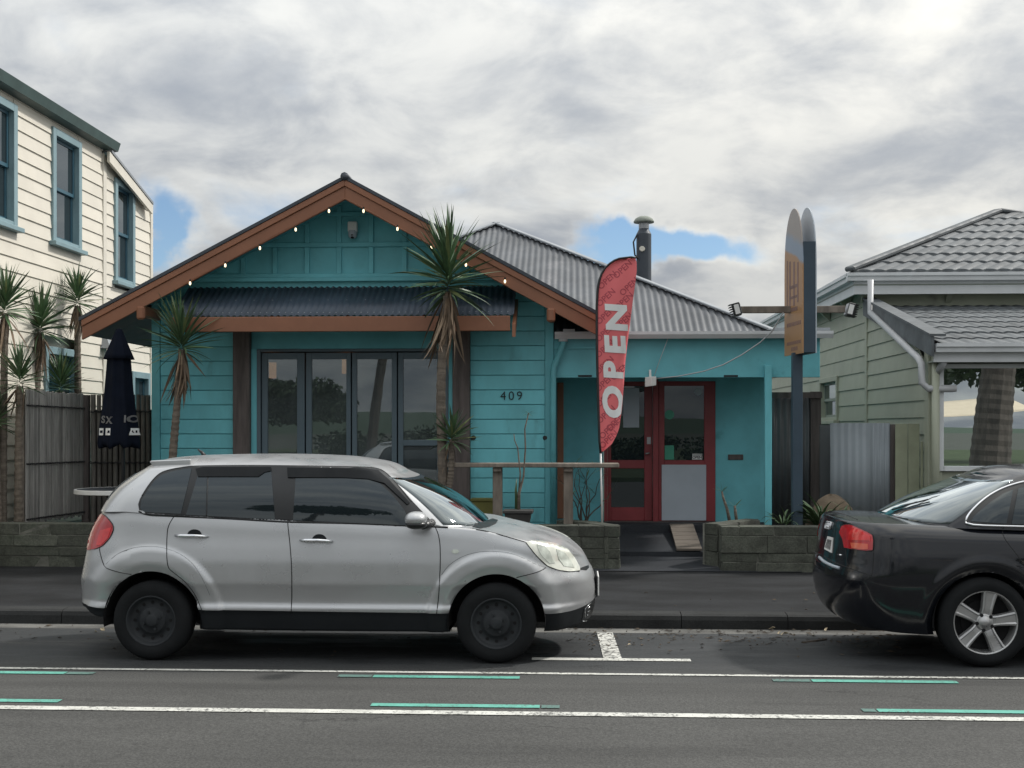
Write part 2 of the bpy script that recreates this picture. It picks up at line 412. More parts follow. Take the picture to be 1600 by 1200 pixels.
# ================================================================== SETTING
def road_mat():
    m = bpy.data.materials.new('asphalt'); m.use_nodes = True
    t = NT(m.node_tree); b = t.n['Principled BSDF']
    pos = t.node('ShaderNodeNewGeometry').outputs['Position']
    sp = t.node('ShaderNodeSeparateXYZ'); t.l.new(pos, sp.inputs[0])
    grain = t.smooth(t.noise(pos, 75, 4, .8), .3, .7, .45, 1.55)
    patch = t.smooth(t.noise(t.vmath('MULTIPLY', pos, (.35, 1.2, 1)), 1.1, 5, .6), .3, .7, .84, 1.16)
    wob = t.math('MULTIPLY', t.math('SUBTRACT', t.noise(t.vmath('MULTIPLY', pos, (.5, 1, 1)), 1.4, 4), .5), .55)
    band = t.smooth(t.math('ADD', sp.outputs[1], wob), 8.0, 8.9)          # darker strip along the parking lane
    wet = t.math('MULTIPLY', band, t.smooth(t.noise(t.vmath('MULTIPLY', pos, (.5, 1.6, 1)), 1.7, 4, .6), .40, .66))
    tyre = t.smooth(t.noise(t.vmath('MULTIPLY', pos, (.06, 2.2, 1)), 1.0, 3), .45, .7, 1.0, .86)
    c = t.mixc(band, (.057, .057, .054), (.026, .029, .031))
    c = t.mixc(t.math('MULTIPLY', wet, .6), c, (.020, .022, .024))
    # worn streaks, oil drips, a darker trench patch and fine cracks
    streak = t.smooth(t.noise(t.vmath('MULTIPLY', t.vmath('ADD', pos, (7, 3, 0)), (.22, 3.0, 1)), 1.0, 5, .6), .52, .70, 1.0, .74)
    oil = t.smooth(t.noise(t.vmath('MULTIPLY', pos, (1.2, 2.4, 1)), 1.3, 6, .7), .64, .74, 1.0, .62)
    vo = t.node('ShaderNodeTexVoronoi', feature='DISTANCE_TO_EDGE'); vo.inputs['Scale'].default_value = .9
    t.put(vo.inputs['Vector'], t.vmath('ADD', t.vmath('MULTIPLY', pos, (.8, 1.1, 1)), t.scalec(t.vmath('SUBTRACT', t.noise(pos, 3, 5, .7).node.outputs['Color'], (.5, .5, .5)), .55)))
    crack = t.math('MULTIPLY', t.smooth(vo.outputs[0], .012, .004), t.smooth(t.noise(pos, .55, 2), .52, .62))
    speck = t.smooth(t.noise(pos, 60, 2, .9), .72, .80, 0.0, .55)
    c = t.mixc(speck, c, (.16, .16, .15))
    c = t.scalec(c, t.math('MULTIPLY', t.math('MULTIPLY', streak, oil), t.math('SUBTRACT', 1.0, t.math('MULTIPLY', crack, .6))))
    c = t.scalec(c, t.math('MULTIPLY', t.math('MULTIPLY', grain, patch), tyre))
    t.put(b.inputs['Base Color'], c)
    t.put(b.inputs['Roughness'], t.math('SUBTRACT', .88, t.math('MULTIPLY', wet, .38)))
    bn = t.node('ShaderNodeBump'); bn.inputs['Strength'].default_value = .6; bn.inputs['Distance'].default_value = .008
    t.put(bn.inputs['Height'], t.noise(pos, 80, 3, .8)); t.l.new(bn.outputs[0], b.inputs['Normal'])
    return m
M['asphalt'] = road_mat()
def path_mat(name, col, lo=.8, hi=1.2, gr=.35):
    m = bpy.data.materials.new(name); m.use_nodes = True
    t = NT(m.node_tree); b = t.n['Principled BSDF']
    pos = t.node('ShaderNodeNewGeometry').outputs['Position']
    k = t.math('MULTIPLY', t.smooth(t.noise(pos, 110, 3, .75), .3, .7, 1 - gr, 1 + gr), t.smooth(t.noise(t.vmath('MULTIPLY', pos, (.6, 1.3, 1)), 1.6, 6, .62), .3, .7, lo, hi))
    t.put(b.inputs['Base Color'], t.scalec(col, k)); b.inputs['Roughness'].default_value = .9; b.inputs['Specular IOR Level'].default_value = .25
    bn = t.node('ShaderNodeBump'); bn.inputs['Strength'].default_value = .5; bn.inputs['Distance'].default_value = .006
    t.put(bn.inputs['Height'], t.noise(pos, 90, 3, .8)); t.l.new(bn.outputs[0], b.inputs['Normal'])
    return m
M['path'] = path_mat('footpath_asphalt', (.016, .017, .0185), .6, 1.45, .4)
M['path_d'] = path_mat('entrance_asphalt', (.030, .033, .038))
M['kerb'] = path_mat('kerb_concrete', (.030, .031, .031), .6, 1.3, .25)
M['gutter_c'] = path_mat('gutter_concrete', (.13, .128, .12), .35, 1.4, .3)
M['grass'] = path_mat('verge_grass', (.05, .07, .03), .6, 1.4, .5)
M['hill'] = path_mat('hill', (.05, .075, .05), .6, 1.4, .3)
M['plain'] = path_mat('plain', (.07, .075, .06), .7, 1.3, .2)

def paint_mat(name, col, wear=.5, seal=False):
    """road paint with grain, worn through to the asphalt"""
    m = bpy.data.materials.new(name); m.use_nodes = True
    t = NT(m.node_tree); b = t.n['Principled BSDF']
    pos = t.node('ShaderNodeNewGeometry').outputs['Position']
    if seal:
        vn = t.node('ShaderNodeTexVoronoi', feature='DISTANCE_TO_EDGE'); t.put(vn.inputs['Vector'], t.vmath('MULTIPLY', pos, (11, 7, 1))); vn.inputs['Scale'].default_value = 1.6
        f = t.smooth(t.math('ADD', vn.outputs[0], t.math('MULTIPLY', t.noise(pos, 26, 4, .7), .35)), .30, .16)
    else:
        f = t.smooth(t.math('ADD', t.math('MULTIPLY', t.noise(pos, 38, 6, .75), .75), t.math('MULTIPLY', t.noise(pos, 2.2, 4), .25)), .60 - .14 * wear, .72 - .16 * wear)
    c = t.mixc(f, tuple(col), (.06, .06, .058))
    k = t.smooth(t.noise(pos, 5, 4), .3, .7, .85, 1.12)
    t.put(b.inputs['Base Color'], t.scalec(c, k)); b.inputs['Roughness'].default_value = .7
    return m
M['line_white'] = paint_mat('white_line_paint', (.54, .54, .50), .7)
M['line_seal'] = paint_mat('cracked_white_paint', (.58, .58, .54), seal=True)
M['line_green'] = paint_mat('green_line_paint', (.11, .36, .29), .5)
M['line_green_w'] = paint_mat('faded_green_paint', (.09, .17, .15), .7)

def sheet(name, m, rows, kind='structure', parent=None):
    return MB().grid(rows).build(name, m, parent, kind=kind)
XL, XR = -70, 70
xs = [XL, -20, -8, 0, 8, 20, XR]
GUT = -.055
ground = sheet('ground', 'plain', [[(x, y, -.45) for x in (-900, 900)] for y in (-900, 900)])
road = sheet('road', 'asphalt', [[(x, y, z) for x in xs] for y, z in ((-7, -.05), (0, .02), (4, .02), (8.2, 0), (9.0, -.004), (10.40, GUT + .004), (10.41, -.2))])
gut = sheet('gutter_channel', 'gutter_c', [[(x, y, z) for x in xs] for y, z in ((10.39, GUT), (10.67, GUT), (10.68, -.3))])
fp = sheet('footpath', 'path', [[(x, y, z) for x in xs] for y, z in ((10.83, -.2), (10.831, .068), (12, .10), (13.62, .12))])
# kerb stones along the gutter
x = -11.0; i = 0
while x < 9:
    L = .915
    MB().prism([(x + .003, 10.66, -.25), (x + .003, 10.66, .02), (x + .003, 10.675, .055), (x + .003, 10.71, .068), (x + .003, 10.84, .074), (x + .003, 10.84, -.25)],
               [(x + L, 10.66, -.25), (x + L, 10.66, .02), (x + L, 10.675, .055), (x + L, 10.71, .068), (x + L, 10.84, .074), (x + L, 10.84, -.25)]).build('kerb_stone', 'kerb', fp)
    x += L + .004
yard = MB()
yard.grid([[(x, y, .30) for x in (XL, 0.2)] for y in (13.6, 60)])
yard.grid([[(x, y, .30) for x in (2.2, XR)] for y in (13.6, 60)])
yard.build('yard_ground', 'soil', kind='structure')
path = MB().grid([[(x, y, z) for x in (-.1, 2.5)] for y, z in ((13.4, .125), (14.40, .18), (14.402, .235), (15.62, .36), (15.622, .455), (16.3, .46))]).build('entrance_path', 'path_d', kind='structure')
far_verge = sheet('grass_verge', 'grass', [[(x, y, z) for x in (XL, XR)] for y, z in ((-60, .1), (-9, .1), (-7.1, .08), (-7.05, -.2))])
hm = MB(); rows = []
for i in range(12):
    rows.append([(-700 + 30 * j, -420 - 25 * i, -1 + 13 * math.sin(math.pi * i / 11) * (.55 + .45 * math.sin(j * .21 + 1) * math.cos(j * .11))) for j in range(48)])
hm.grid(rows).build('hills', 'hill', kind='structure', smooth=True)

# road markings, each a sheet 4 mm above the road
def zroad(y): return float(np.interp(y, [-7, 0, 4, 8.2, 9.0, 10.40], [-.05, .02, .02, 0, -.004, GUT + .004]))
def mark(name, m, x0, x1, y0, y1, dz=.005, n=8, skew=0.0):
    MB().grid([[(x + skew * (y - y0), y, zroad(y) + dz) for x in np.linspace(x0, x1, n)] for y in np.linspace(y0, y1, 4)]).build(name, m, road)
mark('lane_line', 'line_white', -40, 40, 7.14, 7.235)
mark('lane_line', 'line_white', -40, 40, 8.365, 8.42)
def dash(px0, px1, py, w=.075, faded=None):
    a, b = PZ(px0, py, 0), PZ(px1, py, 0); y = (a.y + b.y) / 2
    mark('green_dash', 'line_green', a.x, b.x, y - w / 2, y + w / 2)
    if faded:
        c, d = PZ(faded[0], py, 0), PZ(faded[1], py, 0)
        mark('green_dash', 'line_green_w', c.x, d.x, y - w / 2, y + w / 2, .003)
ya, yb = 8.24, 7.375
for (x0, x1, y, fd) in [(-5.3, -3.50, ya, (-3.49, -3.30)), (-1.36, -.36, ya, (-1.60, -1.37)), (1.60, 2.56, ya, (1.34, 1.59)), (4.6, 5.6, ya, None),
                        (-5.2, -3.17, yb, None), (-1.23, -.20, yb, (-.19, -.08)), (1.82, 2.9, yb, (1.73, 1.81)), (4.9, 5.9, yb, None)]:
    mark('green_dash', 'line_green', x0, x1, y - .04, y + .04)
    if fd: mark('green_dash', 'line_green_w', fd[0], fd[1], y - .04, y + .04)
mark('parking_mark', 'line_white', -.30, .86, 8.89, 8.985)
mark('parking_mark', 'line_seal', .225, .36, 8.989, 10.38, skew=-.015)

# ================================================================== WHITE WEATHERBOARD HOUSE (left)
XH = -6.9
wh = thing('weatherboard_house', 'cream weatherboard house of two storeys with blue-grey sash windows and dark green gutter', 'house', (-9.5, 16, .3))
YA, YB, YC = 12.2, PX(160, 400, XH).y, PX(236, 400, XH).y
bx('wall', 'cream_plain', wh, -13, XH - .12, YA, YC, -.2, 5.25)
bx('wall', 'cream_plain', wh, -13, XH - .12, YA, YB, 5.25, 5.95)
bx('wall', 'cream_plain', wh, XH - .119, XH, YC - .02, YC, -.2, 4.9)
TT = (0, 1, 0); NN = (1, 0, 0); OO = (XH, 0, 0)
wins = []
for (pa, pb, pyt, pyb) in [(78, 123, 197, 376), (176, 207, 277, 438)]:
    a, b = PX(pa, pyt, XH), PX(pb, pyt, XH); wins.append((a.y, b.y, PX(pa, pyb, XH).z, a.z))
e0 = PX(22, 340, XH).y
wins.insert(0, (e0 - (wins[0][1] - wins[0][0]), e0, wins[0][2], wins[0][3]))
lo = [(PX(66, 560, XH).y, PX(118, 560, XH).y, 1.1, PX(100, 545, XH).z), (PX(203, 585, XH).y, PX(231, 585, XH).y, 1.2, PX(228, 583, XH).z)]
ops = [(a + .03, b - .03, c + .01, d - .01) for (a, b, c, d) in wins + lo]
zg = PX(160, 222, XH).z - .10
zl0, zl1 = PX(160, 240, XH).z, PX(238, 318, XH).z
boards(wh, OO, TT, NN, YA, YB - .04, .25, zg, .178, 'cream', ops)
boards(wh, OO, TT, NN, YB + .08, YC - .1, .25, zl0 + .02, .178, 'cream', ops, clip=lambda z: (0, YB + .08 + (zl0 - z) / (zl0 - zl1) * (YC - YB)) if z > zl1 else (0, 99))
for (a, b) in ((YB - .04, YB + .08), (YC - .1, YC)): bx('corner_board', 'cream_plain', wh, XH, XH + .035, a, b, .2, (zl0 if a < YB else zl1) + .0, .004)
for q in wins: bx('head_board', 'cream', wh, XH - .012, XH + .004, q[0], q[1], q[3] - .05, q[3] + (.13 if q[0] < YB else .16))
for q in wins + lo: sash_window(wh, OO, TT, NN, q[0], q[1], q[2], q[3], 'blue_trim', 'blue_deep', 'glass_dark', cw=.10, mid=.5)
# gutter, fascia and roof of the main part
gm = MB()
gm.prism([(XH + .02, YA - .5, zg - .02), (XH + .16, YA - .5, zg + .0), (XH + .20, YA - .5, zg + .12), (XH + .02, YA - .5, zg + .12)],
         [(XH + .02, YB + .20, zg - .02), (XH + .16, YB + .20, zg + .0), (XH + .20, YB + .20, zg + .12), (XH + .02, YB + .20, zg + .12)])
gm.build('gutter', 'green_trim', wh)
rf = MB().add([(XH + .18, YA - .5, zg + .125), (XH + .18, YB + .16, zg + .125), (-10, YB - 2, 7.2), (-10, YA + 2, 7.2), (-13.2, YA - .5, zg + .125), (-13.2, YB + .16, zg + .125)],
              [(0, 1, 2, 3), (1, 5, 2), (5, 4, 3, 2), (4, 0, 3)]).build('roof', 'green_trim', wh)
# lean-to roof at the back
lr = MB()
YT = PX(241, 318, XH + .13).y - .06; zl1_ = PX(241, 318, XH + .13).z - .01; YCo, zl1o = YC, zl1; zl1 = zl1_; YC = YT - .25
lr.hexa([(XH - 3, YB + .02, zl0 + .02), (XH + .14, YB + .02, zl0 + .02), (XH + .14, YC + .25, zl1 - .02), (XH - 3, YC + .25, zl1 - .02),
         (XH - 3, YB + .02, zl0 + .06), (XH + .14, YB + .02, zl0 + .06), (XH + .14, YC + .25, zl1 + .02), (XH - 3, YC + .25, zl1 + .02)])
lr.build('lean_to_roof', 'roof_cap', wh)
MB().hexa([(XH + .09, YB - .05, zl0 - .13), (XH + .13, YB - .05, zl0 - .13), (XH + .13, YC + .24, zl1 - .17), (XH + .09, YC + .24, zl1 - .17),
           (XH + .09, YB - .05, zl0 + .018), (XH + .13, YB - .05, zl0 + .018), (XH + .13, YC + .24, zl1 - .022), (XH + .09, YC + .24, zl1 - .022)]).build('barge_board', 'cream_plain', wh)
MB().hexa([(XH + .03, YB, zl0 - .02), (XH + .09, YB, zl0 - .02), (XH + .09, YC + .2, zl1 - .06), (XH + .03, YC + .2, zl1 - .06),
           (XH + .03, YB, zl0 + .018), (XH + .09, YB, zl0 + .018), (XH + .09, YC + .2, zl1 - .022), (XH + .03, YC + .2, zl1 - .022)]).build('soffit', 'blue_trim', wh)
YC, zl1 = YCo, zl1o
# small vent hood on the wall
hd = PX(160, 532, XH)
MB().prism([(XH + .02, hd.y - .12, hd.z - .12), (XH + .02, hd.y + .12, hd.z - .12), (XH + .02, hd.y, hd.z + .14)], [(XH + .16, hd.y - .12, hd.z - .12), (XH + .16, hd.y + .12, hd.z - .12), (XH + .04, hd.y, hd.z + .14)]).build('vent_hood', 'roof_cap', wh)

# ================================================================== TEAL BUNGALOW
YF = 15.0
tb = thing('bungalow', 'turquoise weatherboard bungalow with orange-brown gable boards and folding glass doors', 'house', (-1.5, YF, .3))
XA, XB = -5.265, -.236
ap = P(540, 278, 14.4); AX = ap.x
el_ = P(130, 497, 14.4); er_ = P(938, 492, 14.4)
SL = (ap.z - el_.z) / (ap.x - el_.x); SR = (ap.z - er_.z) / (er_.x - ap.x)
def rz(x, d=0): return ap.z - d - (SL * (AX - x) if x < AX else SR * (x - AX))     # roof top line
def clip_gable(z): return (AX - (ap.z - .10 - z) / SL, AX + (ap.z - .10 - z) / SR)
# backing walls (front with the door opening, sides, back)
c1a, c1b, c2a, c2b = xw(367, YF), xw(393, YF), xw(708, YF), xw(735, YF)
zbeam = zw(519, 500, YF); zop = zw(545, 550, YF)
fw = MB(); Yb0, Yb1 = YF + .012, YF + .14
fw.box(XA, c1b, Yb0, Yb1, .2, 3.4); fw.box(c2a, XB, Yb0, Yb1, .2, 3.4); fw.box(c1b, c2a, Yb0, Yb1, zop, 3.4)
fw.prism([(XA, Yb0, 3.4), (XB, Yb0, 3.4), (XB, Yb0, rz(XB, .08)), (AX, Yb0, rz(AX, .08)), (XA, Yb0, rz(XA, .08) if rz(XA, .08) > 3.42 else 3.41)] if False else
         [(clip_gable(3.4)[0], Yb0, 3.4), (clip_gable(3.4)[1], Yb0, 3.4), (AX, Yb0, rz(AX, .10))],
         [(clip_gable(3.4)[0], Yb1, 3.4), (clip_gable(3.4)[1], Yb1, 3.4), (AX, Yb1, rz(AX, .10))])
fw.build('wall', 'teal_flat', tb)
bx('wall', 'teal_flat', tb, XA, XA + .12, Yb1, 24, .2, 3.1); bx('wall', 'teal_flat', tb, XB - .12, XB, Yb1, 24, .2, 2.9)
bx('wall', 'teal_flat', tb, XA, XB, 24, 24.1, .2, 3.0)
# front cladding
cb = .105
bx('corner_board', 'teal_flat', tb, XA, XA + cb, YF - .03, Yb0 - .001, .3, rz(XA + .05, .12), .004)
bx('corner_board', 'teal_flat', tb, XB - cb, XB, YF - .03, Yb0 - .001, .3, rz(XB - cb / 2, .14), .004)
O1 = (0, YF + .012, 0)
def TB(t0, t1, z0, z1, clip=None, op=()): boards(tb, O1, (1, 0, 0), (0, -1, 0), t0, t1, z0, z1, .1815, 'teal', op, 'rust', clip, .026)
zb0 = zw(816, 800, YF) - .1815 * 1
TB(XA + cb + .004, c1a - .002, zb0, 2.98)
TB(c2b + .002, XB - cb - .004, zb0, zw(440, 830, YF) - .005, clip=clip_gable)
TB(XA + cb + .004, XA + .62, 2.985, 3.3, clip=clip_gable)
bx('header_board', 'teal_flat', tb, c1b + .004, c2a - .004, YF - .012, Yb0 - .001, zop + .001, 3.0)
# rough timber posts beside the doors
for (a, b) in ((c1a, c1b), (c2a, c2b)): bx('timber_post', 'timber', tb, a, b, YF - .10, YF + .01, .3, zbeam + .02, .008)
# gable: flat panel with battens and a moulded rail
zr = zw(440, 550, YF)
def clipbar(name, z0, z1, y0, m='teal_flat'):
    l0, r0 = clip_gable(z0); l1, r1 = clip_gable(z1)
    MB().hexa([(l0, y0, z0), (r0, y0, z0), (r0, Yb0 - .001, z0), (l0, Yb0 - .001, z0), (l1, y0, z1), (r1, y0, z1), (r1, Yb0 - .001, z1), (l1, Yb0 - .001, z1)]).build(name, m, tb, bevel=.004)
clipbar('gable_rail', zr, zr + .05, YF - .055); clipbar('gable_rail', zr + .051, zr + .10, YF - .035)
zm = zw(386, 550, YF); zm2 = zw(379, 550, YF)
clipbar('gable_rail', zm, zm2, YF - .022)
for p in (380, 430, 480, 530, 580, 632, 680, 730):
    xx = xw(p, YF); h = rz(xx, .13)
    for (a, b) in ((zr + .101, min(zm - .001, h)), (zm2 + .001, h)):
        if b - a > .05: bx('gable_batten', 'teal_flat', tb, xx - .03, xx + .03, YF - .018, Yb0 - .001, a, b, .004)
bx('gable_batten', 'teal_flat', tb, AX - .34, AX + .34, YF - .02, Yb0 - .001, zw(338, 540, YF), zw(338, 540, YF) + .05, .004)
# roof sheets, ridge, barge boards, soffits
def roof_sheet(name, m, x0, z0, x1, z1, ya, yb, th=.05):
    d = Vector((x1 - x0, 0, z1 - z0)).normalized(); n = Vector((-d.z, 0, d.x)); n = n if n.z > 0 else -n
    mb = MB(); pts = []
    ys = np.arange(ya, yb, .019)
    for i, y in enumerate(ys):
        h = th * .35 * (1 - math.cos(2 * math.pi * i / 4)) * .5
        pts.append([Vector((x0, y, z0)) + n * h, Vector((x1, y, z1)) + n * h])
    mb.grid(pts); return mb.build(name, m, tb, solid=.006)
yr0 = 14.33
roof_sheet('roof_sheet', 'roof_dark', AX, ap.z - .02, el_.x - .03, rz(el_.x - .03, .02), yr0, 24.2)
roof_sheet('roof_sheet', 'roof_dark', AX, ap.z - .02, er_.x + .03, rz(er_.x + .03, .02), yr0, 16.6)
MB().tube([(AX, yr0 - .01, ap.z + .005), (AX, 24.2, ap.z + .005)], .05, 8).build('ridge_cap', 'roof_dark', tb, smooth=True)
for (xe, s) in ((el_.x, -1), (er_.x, 1)):
    for (d0, d1, y0, y1) in ((.028, .105, 14.34, 14.40), (.106, .265, 14.36, 14.40)):
        A = [(AX, y0, ap.z - d0), (xe, y0, rz(xe, d0)), (xe, y0, rz(xe, d1)), (AX, y0, ap.z - d1)]
        MB().prism(A, [(p[0], y1, p[2]) for p in A]).build('barge_board', 'brown', tb, bevel=.004)
    A = [(AX, 14.335, ap.z + .02), (xe + s * .03, 14.335, rz(xe + s * .03, -.02)), (xe + s * .03, 14.335, rz(xe + s * .03, .027)), (AX, 14.335, ap.z - .027)]
    MB().prism(A, [(p[0], 14.365, p[2]) for p in A]).build('roof_edge', 'roof_dark', tb)
    # eave soffit under the overhang, sloping with the roof
    xi = XA if s < 0 else XB
    MB().hexa([(xe, 14.401, rz(xe, .20)), (xi, 14.401, rz(xi, .20)), (xi, 24, rz(xi, .20)), (xe, 24, rz(xe, .20)),
               (xe, 14.401, rz(xe, .17)), (xi, 14.401, rz(xi, .17)), (xi, 24, rz(xi, .17)), (xe, 24, rz(xe, .17))] if s < 0 else
              [(xi, 14.401, rz(xi, .20)), (xe, 14.401, rz(xe, .20)), (xe, 16, rz(xe, .20)), (xi, 16, rz(xi, .20)),
               (xi, 14.401, rz(xi, .17)), (xe, 14.401, rz(xe, .17)), (xe, 16, rz(xe, .17)), (xi, 16, rz(xi, .17))]).build('soffit', 'grey_joinery', tb)
    A = [(AX, 14.401, rz(AX, .12)), (xi, 14.401, rz(xi, .12)), (xi, 14.401, rz(xi, .09)), (AX, 14.401, rz(AX, .09))]
    MB().prism(A, [(p[0], YF, p[2]) for p in A]).build('soffit', 'teal_flat', tb)
for p in (222, 861):                                    # carved brackets under the barge
    xx = xw(p, 14.4)
    bx('eave_bracket', 'brown', tb, xx - .04, xx + .04, 14.40, YF - .03, rz(xx, .36), rz(xx, .23), .015)
    bx('eave_bracket', 'brown', tb, xx - .05, xx + .05, 14.33, 14.399, rz(xx, .40), rz(xx, .24), .02)
# awning over the doors
a0, a1 = P(292, 449, YF - .06), P(806, 447, YF - .06)
b0, b1 = P(268, 494, 14.28), P(803, 492, 14.28)
rows = []; n_ = 560; nl = []
for i in range(n_ + 1):
    f = i / n_; h = .009 * math.cos(2 * math.pi * f * 54)
    top = Vector((b0.x + (b1.x - b0.x) * f, YF - .06, a1.z + h)); bot = Vector((b0.x + (b1.x - b0.x) * f, 14.28, b1.z + h))
    rows.append([top, bot])
awn = MB().grid(rows).build('awning_sheet', 'awning', tb, solid=.003, smooth=True)
nm = MB()
for i in range(54):
    f = (i + 0.0) / 54; xx = b0.x + (b1.x - b0.x) * f + .001
    for g in ((.93, .08) if i % 2 else (.06, .93)) + ((.5,) if i % 3 == 0 else ()):
        p = Vector((xx, YF - .06 + (14.28 - YF + .06) * g, a1.z + (b1.z - a1.z) * g + .012))
        nm.lathe([(0, .006), (.006, .005), (.009, 0)], p, n=6)
nm.build('roof_nail', 'nail', tb, kind='stuff')
zba, zbb = zw(518, 550, 14.27), zw(494.5, 550, 14.27)
bx('awning_beam', 'brown', tb, xw(268, 14.27), xw(797, 14.27), 14.25, 14.29, zba, zbb, .006)
MB().hexa([(b1.x - .02, 14.26, zba - .07), (b1.x + .02, 14.26, zba - .07), (b1.x + .02, 14.99, zba + .35), (b1.x - .02, 14.99, zba + .35), (b1.x - .02, 14.26, zba + .08), (b1.x + .02, 14.26, zba + .08), (b1.x + .02, 14.99, zba + .45), (b1.x - .02, 14.99, zba + .45)]).build('awning_rafter', 'brown', tb)
for i in range(5):
    xx = b0.x + .3 + i * (b1.x - b0.x - .5) / 4
    MB().hexa([(xx - .02, 14.29, zba + .03), (xx + .02, 14.29, zba + .03), (xx + .02, 14.99, zba + .40), (xx - .02, 14.99, zba + .40), (xx - .02, 14.29, zbb - .02), (xx + .02, 14.29, zbb - .02), (xx + .02, 14.93, zba + .56), (xx - .02, 14.93, zba + .56)]).build('awning_rafter', 'brown', tb)
# folding glass doors
fl = .40
bx('door_frame', 'grey_joinery', tb, xw(402, YF), xw(408, YF), YF - .03, YF + .10, fl, zop - .003, .004)
bx('door_frame', 'grey_joinery', tb, xw(694, YF), xw(701, YF), YF - .03, YF + .10, fl, zop - .003, .004)
bx('door_frame', 'grey_joinery', tb, xw(408, YF), xw(694, YF), YF - .03, YF + .10, zw(549.5, 550, YF), zop - .003, .004)
bx('reveal_board', 'teal', tb, c1b + .002, xw(402, YF) - .001, YF - .02, YF + .10, .3, zop - .002)
bx('reveal_board', 'teal', tb, xw(701, YF) + .001, c2a - .002, YF - .02, YF + .10, .3, zop - .002)
bx('door_sill', 'timber', tb, c1b, c2a, YF - .06, YF + .12, .30, fl - .002)
zt = zw(551, 550, YF)
for i, (p0, p1, g0, g1) in enumerate([(409, 476, 418, 464), (478, 548, 487, 541), (550, 620, 557.5, 612), (622, 693, 630, 683)]):
    y0, y1 = YF + .0, YF + .045
    X0, X1, G0, G1 = (xw(q, YF) for q in (p0, p1, g0, g1)); gt = zw(561, 550, YF)
    f = MB(); f.box(X0, G0, y0, y1, fl, zt); f.box(G1, X1, y0, y1, fl, zt); f.box(G0, G1, y0, y1, gt, zt); f.box(G0, G1, y0, y1, fl, fl + .22)
    zq = zw(692, 650, YF)
    f.box(G0, G1, y0, y1, zq - .035, zq + .035) if i == 3 else None
    dr = f.build('folding_door', 'grey_joinery', tb, bevel=.003)
    panes = [(fl + .22, zq - .035), (zq + .035, gt)] if i == 3 else [(fl + .22, gt)]
    for (a, b) in panes: bx('pane', 'glass', dr, G0 - .004, G1 + .004, y0 + .022, y0 + .028, a - .004, b + .004)
# room behind the doors
rm = MB(); rm.box(XA + .13, XB - .13, 20.0, 20.1, .3, 3.0); rm.box(XA + .13, XB - .13, Yb1 + .01, 20, .28, .34); rm.box(XA + .13, XB - .13, Yb1 + .01, 20, 2.72, 2.78)
rm.build('room_lining', 'interior', tb)
# porch: beam, gutter, post, back wall, doors
zpb, zpt = zw(590, 1000, YF), zw(521, 1000, YF)
XP0, XP1 = XB + .003, P(1281, 590, YF).x
bx('porch_beam', 'teal_flat', tb, XP0, XP1, YF - .005, YF + .06, zpb, zpt - .06, .004)
bx('porch_beam_rail', 'teal_flat', tb, XP0, xw(930, YF), YF - .03, YF - .006, zw(545, 900, YF), zw(542, 900, YF))
bx('fascia', 'grey_joinery', tb, XP0, XP1 + .1, YF - .04, YF + .06, zpt - .058, zpt + .02)
gx0, gx1 = xw(867, 14.85), xw(1302, 14.85); gz1 = zw(518, 1000, 14.85); gz0 = zw(529, 1000, 14.85)
MB().prism([(gx0, 14.955, gz0 + .005), (gx0, 14.86, gz0), (gx0, 14.83, gz0 + .05), (gx0, 14.83, gz1), (gx0, 14.955, gz1)], [(gx1, 14.955, gz0 + .005), (gx1, 14.86, gz0), (gx1, 14.83, gz0 + .05), (gx1, 14.83, gz1), (gx1, 14.955, gz1)]).build('gutter', 'white_trim', tb)
dx = xw(880, 14.9)
MB().tube([(dx, 14.89, gz0 - .001), (dx, 14.89, gz0 - .06), (xw(866, 14.93), 14.93, zw(572, 866, 14.93)), (xw(864.5, 14.93), 14.93, zw(582, 866, 14.93)), (xw(864.5, 14.93), 14.93, .35)], .036, 12).build('downpipe', 'teal_flat', tb, smooth=True)
MB().tube([(dx, 14.89, gz0 + .001), (dx, 14.89, gz0 - .03)], .055, 12).build('gutter_outlet', 'white_trim', tb, smooth=True)
bx('porch_post', 'teal', tb, xw(1193.5, YF), xw(1204.5, YF), YF - .08, YF - .007, .3, zw(571, 1200, YF), .006)
YD = 16.1
def wd(p): return xw(p, YD)
zd0 = zw(814, 1000, YD); zd1 = zpb + .25
pw = MB(); pw.box(XB, wd(943), YD, YD + .1, .4, zd1); pw.box(wd(1118), wd(1188), YD - .002, YD + .1, .4, zd1); pw.box(wd(943), wd(1118), YD, YD + .1, zw(596, 1000, YD), zd1)
pw.build('porch_wall', 'teal_flat', tb)
bx('porch_wall', 'teal_flat', tb, wd(1188) , wd(1188) + .08, YD, 24, .3, zd1)
bx('porch_ceiling', 'teal_flat', tb, XB, XP1, YF + .061, YD + .1, zd1 + .001, zd1 + .03)
bx('trim_strip', 'brown', tb, wd(871), wd(880.5), YD - .04, YD - .001, .5, zw(598, 880, YD))
